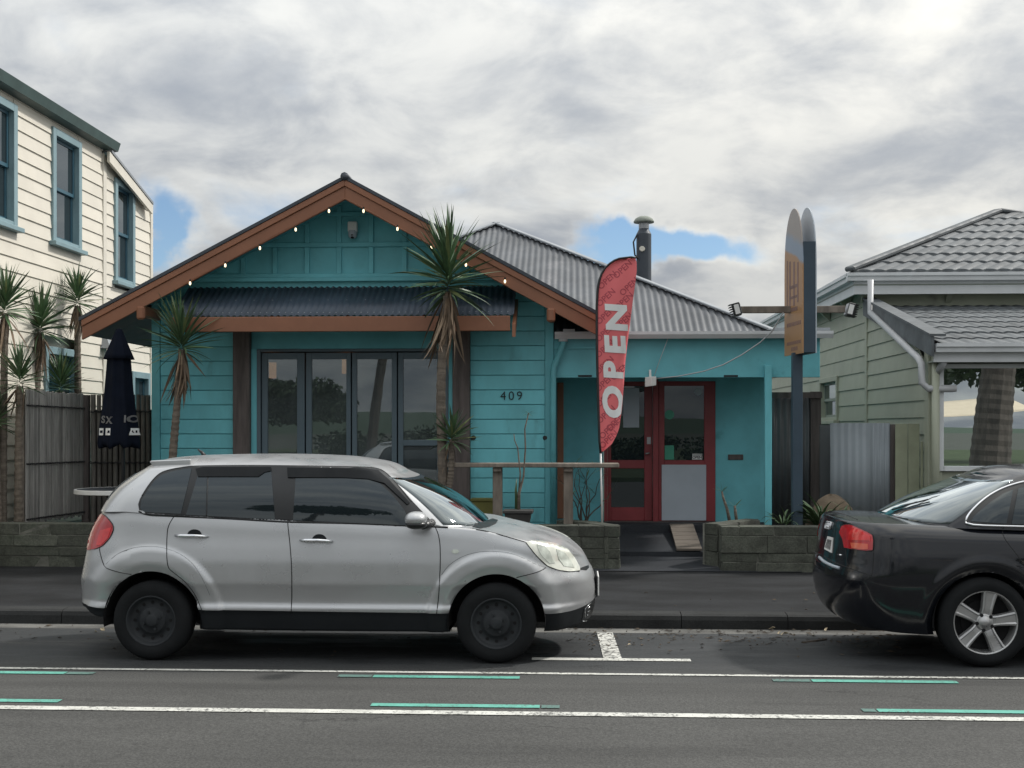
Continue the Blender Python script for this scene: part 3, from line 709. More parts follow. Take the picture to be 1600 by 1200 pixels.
# left door leaf (recessed) and right leaf with the pale panel
zt2 = zw(596, 1000, YD)
def leaf(x0, x1, g, y, label, m='red'):
    X0, X1 = wd(x0), wd(x1); f = MB(); zs_ = sorted([(zw(b, 1000, YD), zw(a, 1000, YD)) for (_, _, a, b) in g])
    gx0_, gx1_ = wd(g[0][0]), wd(g[0][1])
    f.box(X0, gx0_, y, y + .05, zd0, zt2); f.box(gx1_, X1, y, y + .05, zd0, zt2)
    z = zd0
    for (a, b) in zs_: f.box(gx0_, gx1_, y, y + .05, z, a); z = b
    f.box(gx0_, gx1_, y, y + .05, z, zt2)
    d = f.build('entrance_door', m, tb, bevel=.004, label=label)
    for (a, b) in zs_: bx('pane', 'glass_dark', d, gx0_ - .004, gx1_ + .004, y + .022, y + .028, a - .004, b + .004)
    return d
bx('door_frame', 'red', tb, wd(944), wd(949), YD - .04, YD + .1, zd0, zt2)
bx('door_frame', 'red', tb, wd(1020), wd(1028), YD - .06, YD + .1, zd0, zt2 + .02)
d1 = leaf(949.5, 1019.5, [(955, 1007, 603, 719), (955, 1007, 732, 793)], YD + .03, 'dark red door with two dark panes')
d2 = leaf(1028.5, 1117.5, [(1038, 1100, 603, 719)], YD - .02, 'red door with pale grey lower panel')
bx('kick_panel', 'panel_grey', d2, wd(1033.5), wd(1103), YD - .036, YD - .021, zw(813, 1060, YD), zw(726, 1060, YD), .003)
MB().tube([(wd(1014), YD + .029, zw(708, 1000, YD)), (wd(1014), YD - .03, zw(708, 1000, YD)), (wd(1008), YD - .035, zw(709, 1000, YD))], .012, 8).build('handle', 'steel', d1, smooth=True)
bx('handle', 'steel', d1, wd(1011), wd(1017), YD + .02, YD + .029, zw(694, 1000, YD), zw(683, 1000, YD))
bx('door_sill', 'timber', tb, wd(944), wd(1118), YD - .10, YD + .1, zd0 - .05, zd0 - .002)
bx('letter_slot', 'timber', tb, wd(1137.5), wd(1161), YD - .02, YD - .003, zw(718.5, 1150, YD), zw(710, 1150, YD), .004)
M['green_print'] = mat('green_sticker', (.05, .30, .20), .5)
bx('sticker', 'green_print', d2, wd(1038.5), wd(1053), YD - .004, YD - .0005, zw(718, 1045, YD), zw(696, 1045, YD))
MB().lathe([(0, -.004), (.062, -.004), (.062, 0), (0, 0)], (wd(1046), YD - .0005, zw(648, 1046, YD)), 'y', 20).build('sticker', 'green_print', d2)
MB().lathe([(0, -.004), (.05, -.004), (.05, 0), (0, 0)], (wd(1091), YD - .0005, zw(612, 1090, YD)), 'y', 20).build('sticker', 'panel_grey', d2)
os_ = bx('sign_card', 'white', d2, wd(1081.5), wd(1097), YD - .006, YD - .0005, zw(718, 1090, YD), zw(711.5, 1090, YD))
bx('sign_card', 'white', d2, wd(1081.5), wd(1097), YD - .006, YD - .0005, zw(710.3, 1090, YD), zw(709, 1090, YD))
cx, cz = (wd(1081.5) + wd(1097)) / 2, (zw(718, 1090, YD) + zw(711.5, 1090, YD)) / 2
M['ink'] = mat('dark_ink', (.02, .02, .022), .8)
text_on('lettering', 'OPEN', .047, 'ink', d2, lambda p: (cx + p.x, YD - .0072 - p.z, cz + p.y), .0012, .001)
# paper notice inside the left door glass
nt = bx('notice', 'panel_grey', d1, wd(974), wd(999), YD + .045, YD + .0515, zw(668, 990, YD), zw(606, 990, YD))
# hipped iron roof
hp = P(775, 352, 18.4); hx0, hx1 = XB - 2.2, P(1205, 516, 14.9).x; ze = zw(519, 1000, 14.9)
rows = []; pitch = .084; x = hx0; prof = [(0, 0), (.30, 0), (.42, .028), (.58, .028), (.70, 0), (1.0, 0)]
def hip_y(x):
    if x > hp.x: return 14.9 + (hp.y - 14.9) * (hx1 - x) / (hx1 - hp.x)
    return 14.9 + (hp.y - 14.9) * max(0, (x - (hp.x - (hx1 - hp.x)))) / (hx1 - hp.x)
sl = (hp.z - ze) / (hp.y - 14.9)
while x < hx1:
    for i in range(8):
        xx = x + i / 8 * pitch; h = .008 + .008 * math.cos(2 * math.pi * i / 8)
        if xx > hx1: break
        y1 = hip_y(xx); y0 = 14.87 if xx > XB + .03 else max(14.9, 14.9 + (rz(xx, .12) - ze) / sl)
        if y1 <= y0: continue
        rows.append([(xx, y0, ze + h + (y0 - 14.9) * sl), (xx, (y0 + y1) / 2, ze + ((y0 + y1) / 2 - 14.9) * sl + h), (xx, y1, ze + (y1 - 14.9) * sl + h)])
    x += pitch
MB().grid(rows, flip=True).build('roof_sheet', 'roof_grey', tb, solid=.002, label='pale grey ribbed iron roof slope')
for k in range(14):      # dark rib ends at the eave
    xx = hx1 - .5 - k * pitch
side = MB().add([(hx1, 14.9, ze), (hx1, 22, ze), tuple(hp), (hp.x, 20.5, hp.z)], [(0, 1, 3, 2)]); side.build('roof_sheet', 'roof_grey', tb, solid=.01)
MB().add([(hx1, 22, ze), (-4.8, 22, ze), tuple(hp), (hp.x, 20.5, hp.z)], [(0, 1, 3)]).build('roof_sheet', 'roof_grey', tb, solid=.01)
lx = hp.x - (hx1 - hp.x)
MB().add([(lx, 14.95, ze), (lx, 22, ze), tuple(hp), (hp.x, 20.5, hp.z)], [(0, 2, 3, 1)]).build('roof_sheet', 'roof_grey', tb, solid=.01)
def cap(p, q, wd_=.13):
    MB().bar(p, q, wd_, .03).build('hip_cap', 'roof_cap', tb, bevel=.008)
cap((hx1 + .0, 14.9, ze + .03), hp + Vector((0, 0, .035))); cap((lx, 14.9, ze + .03), hp + Vector((0, 0, .035))); cap(hp + Vector((0, 0, .035)), (hp.x, 20.5, hp.z + .035))
# flat roof over the end of the porch
bx('roof_slab', 'roof_cap', tb, hx1 - .05, XP1 + .12, YF - .03, YD + .2, zpt + .021, zpt + .06)
# flue
fy = 17.15; fx = P(1006, 440, fy).x; ft = P(1005, 366, fy).z
ch = MB().lathe([(.105, 3.0), (.105, ft), (.07, ft + .07), (.06, ft + .10), (0, ft + .1)], (fx, fy, 0), n=24).build('flue', 'roof_dark', tb, smooth=False)
MB().lathe([(.072, ft + .075), (.072, zw(349, 1005, fy)), (.05, zw(349, 1005, fy)), (.0, zw(349, 1005, fy))], (fx, fy, 0), n=20).build('flue_collar', 'steel', ch)
zc_ = zw(348, 1005, fy)
MB().lathe([(0, zc_), (.09, zc_ - .005), (.142, zc_), (.145, zc_ + .015), (.12, zc_ + .055), (.07, zc_ + .085), (0, zc_ + .095)], (fx, fy, 0), n=28).build('cowl', mat('cowl_paint', (.22, .24, .21), .85, var=.2), ch, smooth=True)
MB().tube([(fx - .10, fy - .06, ft - .02), (fx - .15, fy - .07, ft - .12), (fx - .13, fy - .08, ft - .3), (fx - .09, fy - .08, ft - .36)], .012, 6).build('cable', 'black', ch, smooth=True)
MB().lathe([(0, -.03), (.035, -.03), (.04, 0), (0, 0)], (fx - .03, fy - .105, ft - .22), 'y', 14).build('flue_cap', 'cream_plain', ch)
# numerals
nx, nz = xw(799, YF - .02), zw(619, 799, YF - .02)
text_on('house_number', '409', .155, 'ink', tb, lambda p: (nx + p.x, YF - .022 - p.z, nz + p.y), -.0015, .006, 1.3)
for p in (740, 852):
    MB().lathe([(0, -.02), (.022, -.02), (.03, -.01), (.03, 0)], (xw(p, YF), YF - .0145, zw(684, p, YF)), 'y', 16).build('wall_vent', 'black', tb)
for p in (914, 1142):
    c = P(p, 587.5, YF - .006); bx('beam_label', 'ink', tb, c.x - .085, c.x + .085, YF - .0095, YF - .0055, c.z - .012, c.z + .012)
# little stub behind the gutter
bx('gutter_stub', 'white_trim', tb, xw(880, 14.9), xw(898, 14.9), 14.87, 14.93, gz1 + .002, gz1 + .035)

# ================================================================== SAGE HOUSE (right)
XS, YM, YBAY = 4.2, 17.5, 14.5
sh = thing('villa', 'sage green weatherboard villa with grey tiled roof and large shop window', 'house', (7, 17, .3))
zE = zw(428, 1330, 17.0)                       # main eave height
bx('wall', 'sage_dark', sh, XS + .12, 16, YM, 30, -.1, zE)
bx('wall', 'sage_dark', sh, XS + .12, 16, YBAY + .03, YM - .001, -.1, 2.64)
wv = (PX(1284, 600, XS).y, PX(1312, 600, XS).y); w0, w1 = min(wv), max(wv)
zsw = (PX(1296, 657, XS).z, PX(1296, 590, XS).z)
boards(sh, (XS, 0, 0), (0, 1, 0), (-1, 0, 0), YM + .12, 30, .4, zE - .12, .235, 'sage', [(w0 + .03, w1 - .03, zsw[0] + .01, zsw[1] - .01)])
boards(sh, (XS, 0, 0), (0, 1, 0), (-1, 0, 0), YBAY + .16, YM - .002, .4, 3.4, .205, 'sage', clip=lambda z: (YBAY + (z - 2.5) / (3.45 - 2.5) * (YM - YBAY) if z > 2.5 else 0, 99))
bx('corner_board', 'sage', sh, XS - .035, XS + .0, YM, YM + .12, .3, zE - .05, .004)
bx('corner_board', 'sage', sh, XS - .035, XS + .0, YBAY - .002, YBAY + .16, .3, 2.6, .004)
bx('corner_board', 'sage', sh, XS, XS + .12, YBAY - .035, YBAY + .029, .3, 2.6, .004)
sash_window(sh, (XS, 0, 0), (0, 1, 0), (-1, 0, 0), w0, w1, zsw[0], zsw[1], 'sage', 'sage_dark', 'glass_dark', cw=.08)
# front gable wall strip above the lean-to
bx('frieze_board', 'sage', sh, XS + .01, 16, YM - .03, YM - .001, 3.40, zE - .02)
# eave box, gutter
ov = .36; xe0 = P(1330, 430, YM - ov).x
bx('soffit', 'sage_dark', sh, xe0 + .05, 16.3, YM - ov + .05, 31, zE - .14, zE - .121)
bx('fascia', 'white_trim', sh, xe0 + .055, 16.3, YM - ov + .052, YM - ov + .08, zE - .26, zE - .02)
bx('fascia', 'white_trim', sh, xe0 + .055, xe0 + .085, YM - ov + .081, 31, zE - .26, zE - .02)
def gutter(parent, p, q, out, m='white_trim', h=.11, wd_=.11):
    p, q, o = Vector(p), Vector(q), Vector(out); Z = Vector((0, 0, 1))
    pr = lambda c: [c, c + o * wd_ * .75, c + o * wd_ * .8 + Z * h * .5, c + o * wd_ + Z * h * .6, c + o * wd_ + Z * h, c + Z * h]
    return MB().prism(pr(p), pr(q)).build('gutter', m, parent)
gutter(sh, (xe0 - .06, YM - ov + .05, zE - .08), (16.3, YM - ov + .05, zE - .08), (0, -1, 0))
gutter(sh, (xe0 + .05, YM - ov - .0, zE - .08), (xe0 + .05, 31, zE - .08), (-1, 0, 0))
for p in (1354, 1487):
    c = P(p, 458, YM - .2)
    MB().prism([(c.x - .04, YM - .035, c.z - .12), (c.x - .04, YM - .035, c.z + .1), (c.x - .04, YM - .30, c.z + .1), (c.x - .04, YM - .28, c.z + .03), (c.x - .04, YM - .12, c.z - .02)],
               [(c.x + .04, YM - .035, c.z - .12), (c.x + .04, YM - .035, c.z + .1), (c.x + .04, YM - .30, c.z + .1), (c.x + .04, YM - .28, c.z + .03), (c.x + .04, YM - .12, c.z - .02)]).build('eave_bracket', 'sage', sh)
for yy in (18.5, 20, 21.5, 23):
    MB().prism([(XS - .03, yy - .04, zE - .4), (XS - .03, yy - .04, zE - .15), (XS - .26, yy - .04, zE - .15), (XS - .2, yy - .04, zE - .24)], [(XS - .03, yy + .04, zE - .4), (XS - .03, yy + .04, zE - .15), (XS - .26, yy + .04, zE - .15), (XS - .2, yy + .04, zE - .24)]).build('eave_bracket', 'sage', sh)
# tiled hip roof: each course a pressed strip with waves, lapped over the one below
rx0, ry0 = xe0 - .02, YM - ov - .03
top = P(1560, 334, 1)
hs = None
for yy in np.arange(18, 30, .05):                     # the hip runs at 45 degrees in plan: find the peak on it
    q = P(1560, 334, yy)
    if abs((q.x - rx0) - (q.y - ry0)) < .06: hs = q; break
slr = (hs.z - zE - .04) / (hs.y - ry0)
def course_strip(parent, xl, xr, y0, y1, z0, z1, wl=.19, amp=.008, lap=.026, m='tile', ph=0.0, xl1=None, xr1=None):
    rows = []; n = max(6, int((xr - xl) / wl * 8))
    xl1 = xl if xl1 is None else xl1; xr1 = xr if xr1 is None else xr1
    for (g, lift) in ((0, 0.0), (0.001, lap), (.5, lap * .55), (1.0, .006)):
        r_ = []
        for i in range(n + 1):
            xx = (xl + (xl1 - xl) * g) + ((xr + (xr1 - xr) * g) - (xl + (xl1 - xl) * g)) * i / n
            w_ = (xx / wl + ph) % 1.0
            h = amp * (math.sin(2 * math.pi * w_) + .2 * math.sin(4 * math.pi * w_ + .6))
            dy = .02 * math.sin(2 * math.pi * w_ + 1.0) if g < .01 else 0
            r_.append((xx, y0 + (y1 - y0) * g + dy, z0 + (z1 - z0) * g + lift + (h if lift > 0 else h - .01)))
        rows.append(r_)
    MB().grid(rows).build('tile_course', m, parent, smooth=False, solid=.006)
nC = 8; zE2 = zE + .045
for k in range(nC):
    f0, f1 = k / nC, (k + 1) / nC
    y0, y1 = ry0 + (hs.y - ry0) * f0, ry0 + (hs.y - ry0) * f1
    course_strip(sh, rx0 + (y0 - ry0) + .03, 16.5 - (y0 - ry0) * .2, y0, y1 + .03, zE2 + (y0 - ry0) * slr, zE2 + (y1 + .03 - ry0) * slr, xl1=rx0 + (y1 - ry0) + .03, ph=.07 * k)
MB().add([(rx0, ry0, zE2), (rx0, 33, zE2), (hs.x, 31, hs.z), tuple(hs), (hs.x, hs.y, hs.z - .01)], [(0, 3, 2, 1)]).build('roof_slope', 'tile', sh, solid=.03)
MB().add([(hs.x, hs.y, hs.z + .0), (hs.x, 31, hs.z), (17, 31, zE2 + 1), (17, hs.y, hs.z - .3)], [(0, 1, 2, 3)]).build('roof_slope', 'tile', sh)
MB().bar((rx0 - .02, ry0 - .02, zE2 + .03), hs + Vector((0, 0, .05)), .16, .07).build('hip_cap', 'tile', sh, bevel=.02)
MB().bar(hs + Vector((0, 0, .05)), hs + Vector((4, 1.2, -.30)), .16, .07).build('hip_cap', 'tile', sh, bevel=.02)
# lean-to roof over the shop front
ly0, lz0 = 14.25, zw(544, 1470, 14.25) + .03; lz1 = 3.42
lxa = XS - .06; nL = 8
for k in range(nL):
    f0, f1 = k / nL, (k + 1) / nL
    course_strip(sh, lxa + .12, 16.3, ly0 + (YM - .03 - ly0) * f0, ly0 + (YM - .03 - ly0) * min(1, f1 + .02), lz0 + (lz1 - lz0) * f0, lz0 + (lz1 - lz0) * min(1, f1 + .02), amp=.007, wl=.17, lap=.024, ph=.07 * k)
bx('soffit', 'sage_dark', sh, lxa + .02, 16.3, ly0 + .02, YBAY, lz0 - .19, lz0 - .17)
bx('fascia', 'white_trim', sh, lxa + .02, 16.3, ly0 - .01, ly0 + .018, lz0 - .19, lz0 - .02)
gutter(sh, (lxa + .02, ly0 - .011, lz0 - .08), (16.3, ly0 - .011, lz0 - .08), (0, -1, 0), h=.10)
MB().hexa([(lxa - .03, ly0 - .08, lz0 - .13), (lxa + .0, ly0 - .08, lz0 - .13), (lxa + .0, YM - .03, lz1 - .13), (lxa - .03, YM - .03, lz1 - .13),
           (lxa - .03, ly0 - .08, lz0 + .10), (lxa + .0, ly0 - .08, lz0 + .10), (lxa + .0, YM - .03, lz1 + .10), (lxa - .03, YM - .03, lz1 + .10)]).build('barge_board', 'tile', sh)
MB().hexa([(lxa - .05, ly0 - .09, lz0 + .101), (lxa + .13, ly0 - .09, lz0 + .101), (lxa + .13, YM - .03, lz1 + .101), (lxa - .05, YM - .03, lz1 + .101),
           (lxa - .05, ly0 - .09, lz0 + .13), (lxa + .13, ly0 - .09, lz0 + .13), (lxa + .13, YM - .03, lz1 + .13), (lxa - .05, YM - .03, lz1 + .13)]).build('barge_cap', 'tile', sh)
# downpipes: main one drops, runs down the slope, turns under the eave
q = lambda px, py, Y: P(px, py, Y)
dpx = XS - .11
pA = PX(1368, 440, dpx); pA = Vector((dpx, 16.95, zE - .09)); zt_ = lz1 - .02
MB().tube([pA, (dpx, 16.95, 3.28), (dpx, 14.62, lz0 - .13), (dpx, 14.50, lz0 - .20), (dpx, 14.48, lz0 - .42), (dpx + .06, 14.44, lz0 - .49), (XS + .26, 14.40, lz0 - .49)], .042, 12).build('downpipe', 'pvc', sh, smooth=True)
dq = xw(1462, 14.42)
MB().tube([(dq, 14.42, lz0 - .10), (dq, 14.42, .3)], .045, 12).build('downpipe', 'sage', sh, smooth=True)
dr_ = xw(1474, 14.3)
MB().tube([(dr_, 14.30, lz0 - .09), (dr_, 14.30, lz0 - .2), (dq + .02, 14.42, lz0 - .3)], .042, 10).build('downpipe', 'pvc', sh, smooth=True)
# shop window
bx('wall', 'sage', sh, XS + .121, 16, YBAY - .012, YBAY + .029, .3, zw(737, 1500, YBAY))
bx('wall', 'sage', sh, XS + .121, xw(1466, YBAY), YBAY - .012, YBAY + .029, zw(737, 1500, YBAY) + .001, 2.62)
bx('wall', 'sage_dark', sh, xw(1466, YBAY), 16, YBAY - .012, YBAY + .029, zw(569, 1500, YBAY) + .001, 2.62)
WX0, WX1, WZ0, WZ1 = xw(1465, YBAY), xw(1465, YBAY) + 2.6, zw(736, 1500, YBAY), zw(569, 1500, YBAY)
fr = MB(); fr.box(WX0, WX0 + .055, YBAY - .06, YBAY - .013, WZ0, WZ1); fr.box(WX1 - .055, WX1, YBAY - .06, YBAY - .013, WZ0, WZ1)
fr.box(WX0 + .055, WX1 - .055, YBAY - .06, YBAY - .013, WZ1 - .05, WZ1); fr.box(WX0 + .055, WX1 - .055, YBAY - .07, YBAY - .013, WZ0, WZ0 + .06)
sw_ = fr.build('shop_window', 'white_trim', sh, bevel=.004)
bx('pane', 'glass_mirror', sw_, WX0 + .05, WX1 - .05, YBAY - .032, YBAY - .022, WZ0 + .055, WZ1 - .045)
bx('wall', 'sage', sh, WX1 + .001, 16, YBAY - .012, YBAY + .029, WZ0 + .002, WZ1)
# ================================================================== STONE PLANTER WALLS
def stone_run(parent, p, q, z0, z1, courses, th=.26, lmin=.28, lmax=.75, seed=1):
    """rough squared stones laid in courses along p->q (front face on the line), mortar behind"""
    rnd = random.Random(seed)
    p, q = Vector(p), Vector(q); L = (q - p).length; d = (q - p) / L; n = Vector((-d.y, d.x, 0))
    z = z0; H = sum(courses); Z = lambda v: Vector((0, 0, v))
    for ci, hc in enumerate(courses):
        h = hc / H * (z1 - z0); t = 0.0
        first = True
        while t < L - .01:
            l = rnd.uniform(lmin, lmax) * (.55 if first and ci % 2 else 1); first = False
            if L - t - l < lmin * .6: l = L - t
            j = lambda s=.008: rnd.uniform(-s, s)
            a, b = t + .0025, t + l - .0025; zl, zh = z + .0025, z + h - .0025
            f = rnd.uniform(-.012, .004)
            pts = [p + d * (a + j()) + n * (f + j()) + Z(zl), p + d * (b + j()) + n * (f + j()) + Z(zl), p + d * b + n * (th - .01) + Z(zl), p + d * a + n * (th - .01) + Z(zl),
                   p + d * (a + j()) + n * (f + j()) + Z(zh + j(.003)), p + d * (b + j()) + n * (f + j()) + Z(zh + j(.003)), p + d * b + n * (th - .01) + Z(zh + j(.003)), p + d * a + n * (th - .01) + Z(zh)]
            MB().hexa(pts).build('stone', 'stone', parent, bevel=.007, seg=2)
            t += l
        z += h
    c0, c1 = p + n * .008, q + n * .008
    MB().hexa([c0 + d * .02 + Z(z0 - .1), c1 - d * .02 + Z(z0 - .1), c1 - d * .02 + n * (th - .05) + Z(z0 - .1), c0 + d * .02 + n * (th - .05) + Z(z0 - .1),
               c0 + d * .02 + Z(z1 - .012), c1 - d * .02 + Z(z1 - .012), c1 - d * .02 + n * (th - .05) + Z(z1 - .012), c0 + d * .02 + n * (th - .05) + Z(z1 - .012)]).build('mortar', 'mortar', parent)
CR = [.13, .10, .15, .10, .11]
lw = thing('stone_wall', 'long mossy stone planter wall running behind the silver hatchback', 'wall', (-4, 13.6, .1))
stone_run(lw, (-8.6, 13.54, 0), (.52, 13.54, 0), .10, .61, [.14, .11, .13, .13], seed=3)
stone_run(lw, (.525, 13.60, 0), (.30, 14.02, 0), .10, .615, [.2, .18, .13], th=.2, lmin=.2, lmax=.45, seed=4)
stone_run(lw, (.295, 14.03, 0), (-.10, 14.36, 0), .10, .62, [.2, .18, .13], th=.16, lmin=.2, lmax=.45, seed=5)
rw = thing('stone_wall', 'mossy stone planter wall between the red doorway and the black sedan', 'wall', (4, 13.6, .1))
stone_run(rw, (1.625, 13.44, 0), (8.5, 13.44, 0), .10, .615, [.12, .10, .19, .10], seed=8)
stone_run(rw, (2.20, 14.42, 0), (1.90, 14.05, 0), .10, .625, [.2, .18, .13], th=-.18, lmin=.2, lmax=.4, seed=9)
stone_run(rw, (1.895, 14.04, 0), (1.63, 13.72, 0), .10, .622, [.2, .18, .13], th=-.18, lmin=.2, lmax=.4, seed=10)
soilb = MB().box(-8.5, .15, 13.78, 14.30, .2, .47); soilb.prism([(1.9, 13.7, .2), (8.5, 13.7, .2), (8.5, 14.6, .2), (2.2, 14.6, .2)], [(1.9, 13.7, .49), (8.5, 13.7, .49), (8.5, 14.6, .49), (2.2, 14.6, .49)])
soilb.build('planter_soil', 'soil', kind='structure')

# ================================================================== FENCES
pf = thing('paling_fence', 'weathered grey paling screen tied with dark wire at the end of the stone wall', 'fence', (-6.4, 15, .3))
A = Vector((xw(38, 14.35), 14.35, 0)); B = Vector((xw(131, 15.45), 15.45, 0))
zt0, zt1 = zw(609, 38, 14.35), zw(616.5, 131, 15.45); zb0_, zb1_ = zw(818, 38, 14.35), zw(805, 131, 15.45)
n_ = 34
def fz(f): return zt0 + (zt1 - zt0) * f, zb0_ + (zb1_ - zb0_) * f
for i in range(n_):
    f0, f1 = i / n_, (i + .90) / n_; a, b = A.lerp(B, f0), A.lerp(B, f1)
    d = (B - A).normalized(); nn = Vector((d.y, -d.x, 0)); o = random.uniform(-.006, .006); th = random.uniform(.014, .022)
    t_, b_ = fz(f0); t_ += random.uniform(-.012, .012); b_ += random.uniform(-.02, .02)
    Z = lambda v: Vector((0, 0, v))
    MB().hexa([a + nn * (th + o) + Z(b_), b + nn * (th + o) + Z(b_), b + nn * o + Z(b_), a + nn * o + Z(b_), a + nn * (th + o) + Z(t_), b + nn * (th + o) + Z(t_), b + nn * o + Z(t_), a + nn * o + Z(t_)]).build('paling', 'fence_wood', pf, bevel=.004)
M['wire'] = mat('dark_wire', (.02, .02, .022), .6)
for g in (.115, .555, .97):
    pts = []
    for i in range(0, 4 * n_ + 1):
        f = i / (4 * n_); p = A.lerp(B, f); d = (B - A).normalized(); nn = Vector((d.y, -d.x, 0)); t_, b_ = fz(f)
        pts.append(p + nn * (.032 + .006 * math.cos(i * math.pi / 2)) + Vector((0, 0, t_ + (b_ - t_) * g + .006 * math.sin(i * 1.9))))
    MB().tube(pts, .0085, 5).build('wire_tie', 'wire', pf)
bx('fence_post', 'timber_pale', pf, A.x - .075, A.x - .005, 14.33, 14.42, .3, zw(616, 34, 14.35), .005)
bx('fence_post', 'timber', pf, B.x - .02, B.x + .07, 15.42, 15.5, .3, zw(617, 131, 15.4), .005)
bf = thing('pole_fence', 'dark fence of upright round poles beside the turquoise bungalow', 'fence', (-5.8, 15.5, .3))
x = B.x + .075
while x < XA + .1:
    r = random.uniform(.027, .036); x += r
    h = zw(616.5, 190, 15.5) + random.uniform(-.015, .015)
    MB().tube([(x + random.uniform(-.006, .006), 15.5, .3), (x, 15.5 + random.uniform(-.01, .01), 1.2), (x + random.uniform(-.006, .006), 15.5, h)], [r, r * .97, r * .93], 10).build('pole', 'bamboo', bf, smooth=False)
    x += r + .004 + random.uniform(0, .010)
for z in (zw(643, 190, 15.4), zw(723, 190, 15.4)):
    for s in (0, 1):
        MB().tube([(B.x + .06 + i * .03, 15.452 + .014 * (((i + s) % 2)), z + .012 * math.sin(i * 2.1 + s * 2)) for i in range(int((XA + .1 - B.x) / .03))], .006, 5).build('wire_tie', 'wire', bf)
bx('backing_board', 'bamboo', bf, B.x + .06, XA + .1, 15.55, 15.57, .3, zw(640, 190, 15.5))

# grey-green iron fence and gate between the bungalow and the villa
cf = thing('iron_fence', 'corrugated grey iron fence between the bungalow porch and the villa', 'fence', (3.3, 15.6, .3))
def corr(name, m, x0, x1, y, z0, z1, pitch, amp, y1=None, label=None):
    y1 = y if y1 is None else y1; n = int(abs(x1 - x0) / pitch * 8)
    rows = [[(x0 + (x1 - x0) * i / n, y + (y1 - y) * i / n + amp * math.cos(2 * math.pi * i / 8), z) for z in (z0, z1)] for i in range(n + 1)]
    return MB().grid(rows).build(name, m, cf, smooth=True, solid=.003, label=label)
corr('iron_sheet', 'iron_sheet_d', xw(1204, 16.4), xw(1238, 16.4), 16.4, .3, zw(614, 1240, 16.4), .085, .010)
corr('iron_sheet', 'iron_sheet_d', xw(1238, 16.4), xw(1266, 16.4), 16.41, .3, zw(616, 1240, 16.4), .085, .012)
bx('fence_post', 'timber', cf, xw(1266, 16.4), xw(1282, 16.4), 16.36, 16.42, .3, zw(612, 1240, 16.4))
bx('top_rail', 'timber', cf, xw(1203, 16.4), xw(1283, 16.4), 16.33, 16.37, zw(622, 1240, 16.4), zw(613, 1240, 16.4))
corr('iron_sheet', 'iron_sheet', xw(1297, 15.3), xw(1362, 15.0), 15.3, .3, zw(661, 1330, 15.3), .076, .004, 15.0, 'pale smooth iron sheet')
corr('iron_sheet', 'iron_sheet', xw(1361, 14.96), xw(1391, 14.85), 14.96, .3, zw(661, 1375, 14.9), .05, .008, 14.85)
bx('gate_board', 'iron_sheet_d', cf, xw(1281, 15.6), xw(1299, 15.6), 15.58, 15.62, .3, zw(664, 1290, 15.6))
bx('fence_post', 'timber', cf, xw(1391, 14.85), xw(1397, 14.85), 14.8, 14.87, .3, zw(663, 1394, 14.85))
bfn = thing('board_fence', 'short sage green board fence against the corner of the villa', 'fence', (4.0, 14.7, .3))
p = [1398, 1418, 1436.5]
for i in range(2): bx('fence_board', 'sage_fence', bfn, xw(p[i], 14.72) + .004, xw(p[i + 1], 14.72) - .004, 14.70, 14.72, .3, zw(662, 1420, 14.72), .003)
bx('fence_board', 'sage_fence', bfn, xw(1437.5, 14.72), 4.16, 14.685, 14.70, .3, zw(690, 1440, 14.7), .003)

# ================================================================== YUCCAS
def leaf_mesh(name, m, droop, wid=.06, n=7, fold=.35):
    rows = []
    for i in range(n + 1):
        t = i / n; wv = wid * .5 * (min(1, .45 + t * 1.8) if t < .35 else (1 - ((t - .35) / .65) ** 1.6) * 1.0) + .0006
        a = droop * t * t; x = t * math.cos(a * .6); z = -droop * .5 * t * t + .0
        rows.append([(x, -wv, z + wv * fold), (x, 0, z), (x, wv, z + wv * fold)])
    o = MB().grid(rows).build(name, m, None, smooth=True, fix=False)
    me = o.data; c = o.location.copy()
    for v in me.vertices: v.co += c
    bpy.data.objects.remove(o)
    return me
LEAF = {k: leaf_mesh('leaf_' + k, m, d, w_) for k, m, d, w_ in [('a', 'leaf', .05, .075), ('b', 'leaf', .22, .07), ('c', 'leaf', .5, .065), ('y', 'leaf_y', .15, .07), ('d', 'leaf_dead', .25, .042), ('e', 'leaf_dead', .6, .036)]}
def add_leaf(parent, me, loc, direc, roll, s, name='leaf', wk=1.0):
    o = bpy.data.objects.new(name, me); COL.objects.link(o); o.parent = parent
    o.location = Vector(loc) - WL[parent.name]
    x = Vector(direc).normalized(); up = Vector((0, 0, 1)) if abs(x.z) < .97 else Vector((1, 0, .2))
    y = up.cross(x).normalized(); z = x.cross(y)
    y, z = y * math.cos(roll) + z * math.sin(roll), z * math.cos(roll) - y * math.sin(roll)
    o.rotation_mode = 'QUATERNION'; o.rotation_quaternion = Matrix((x, y, z)).transposed().to_quaternion()
    o.scale = (s, s * wk, s)
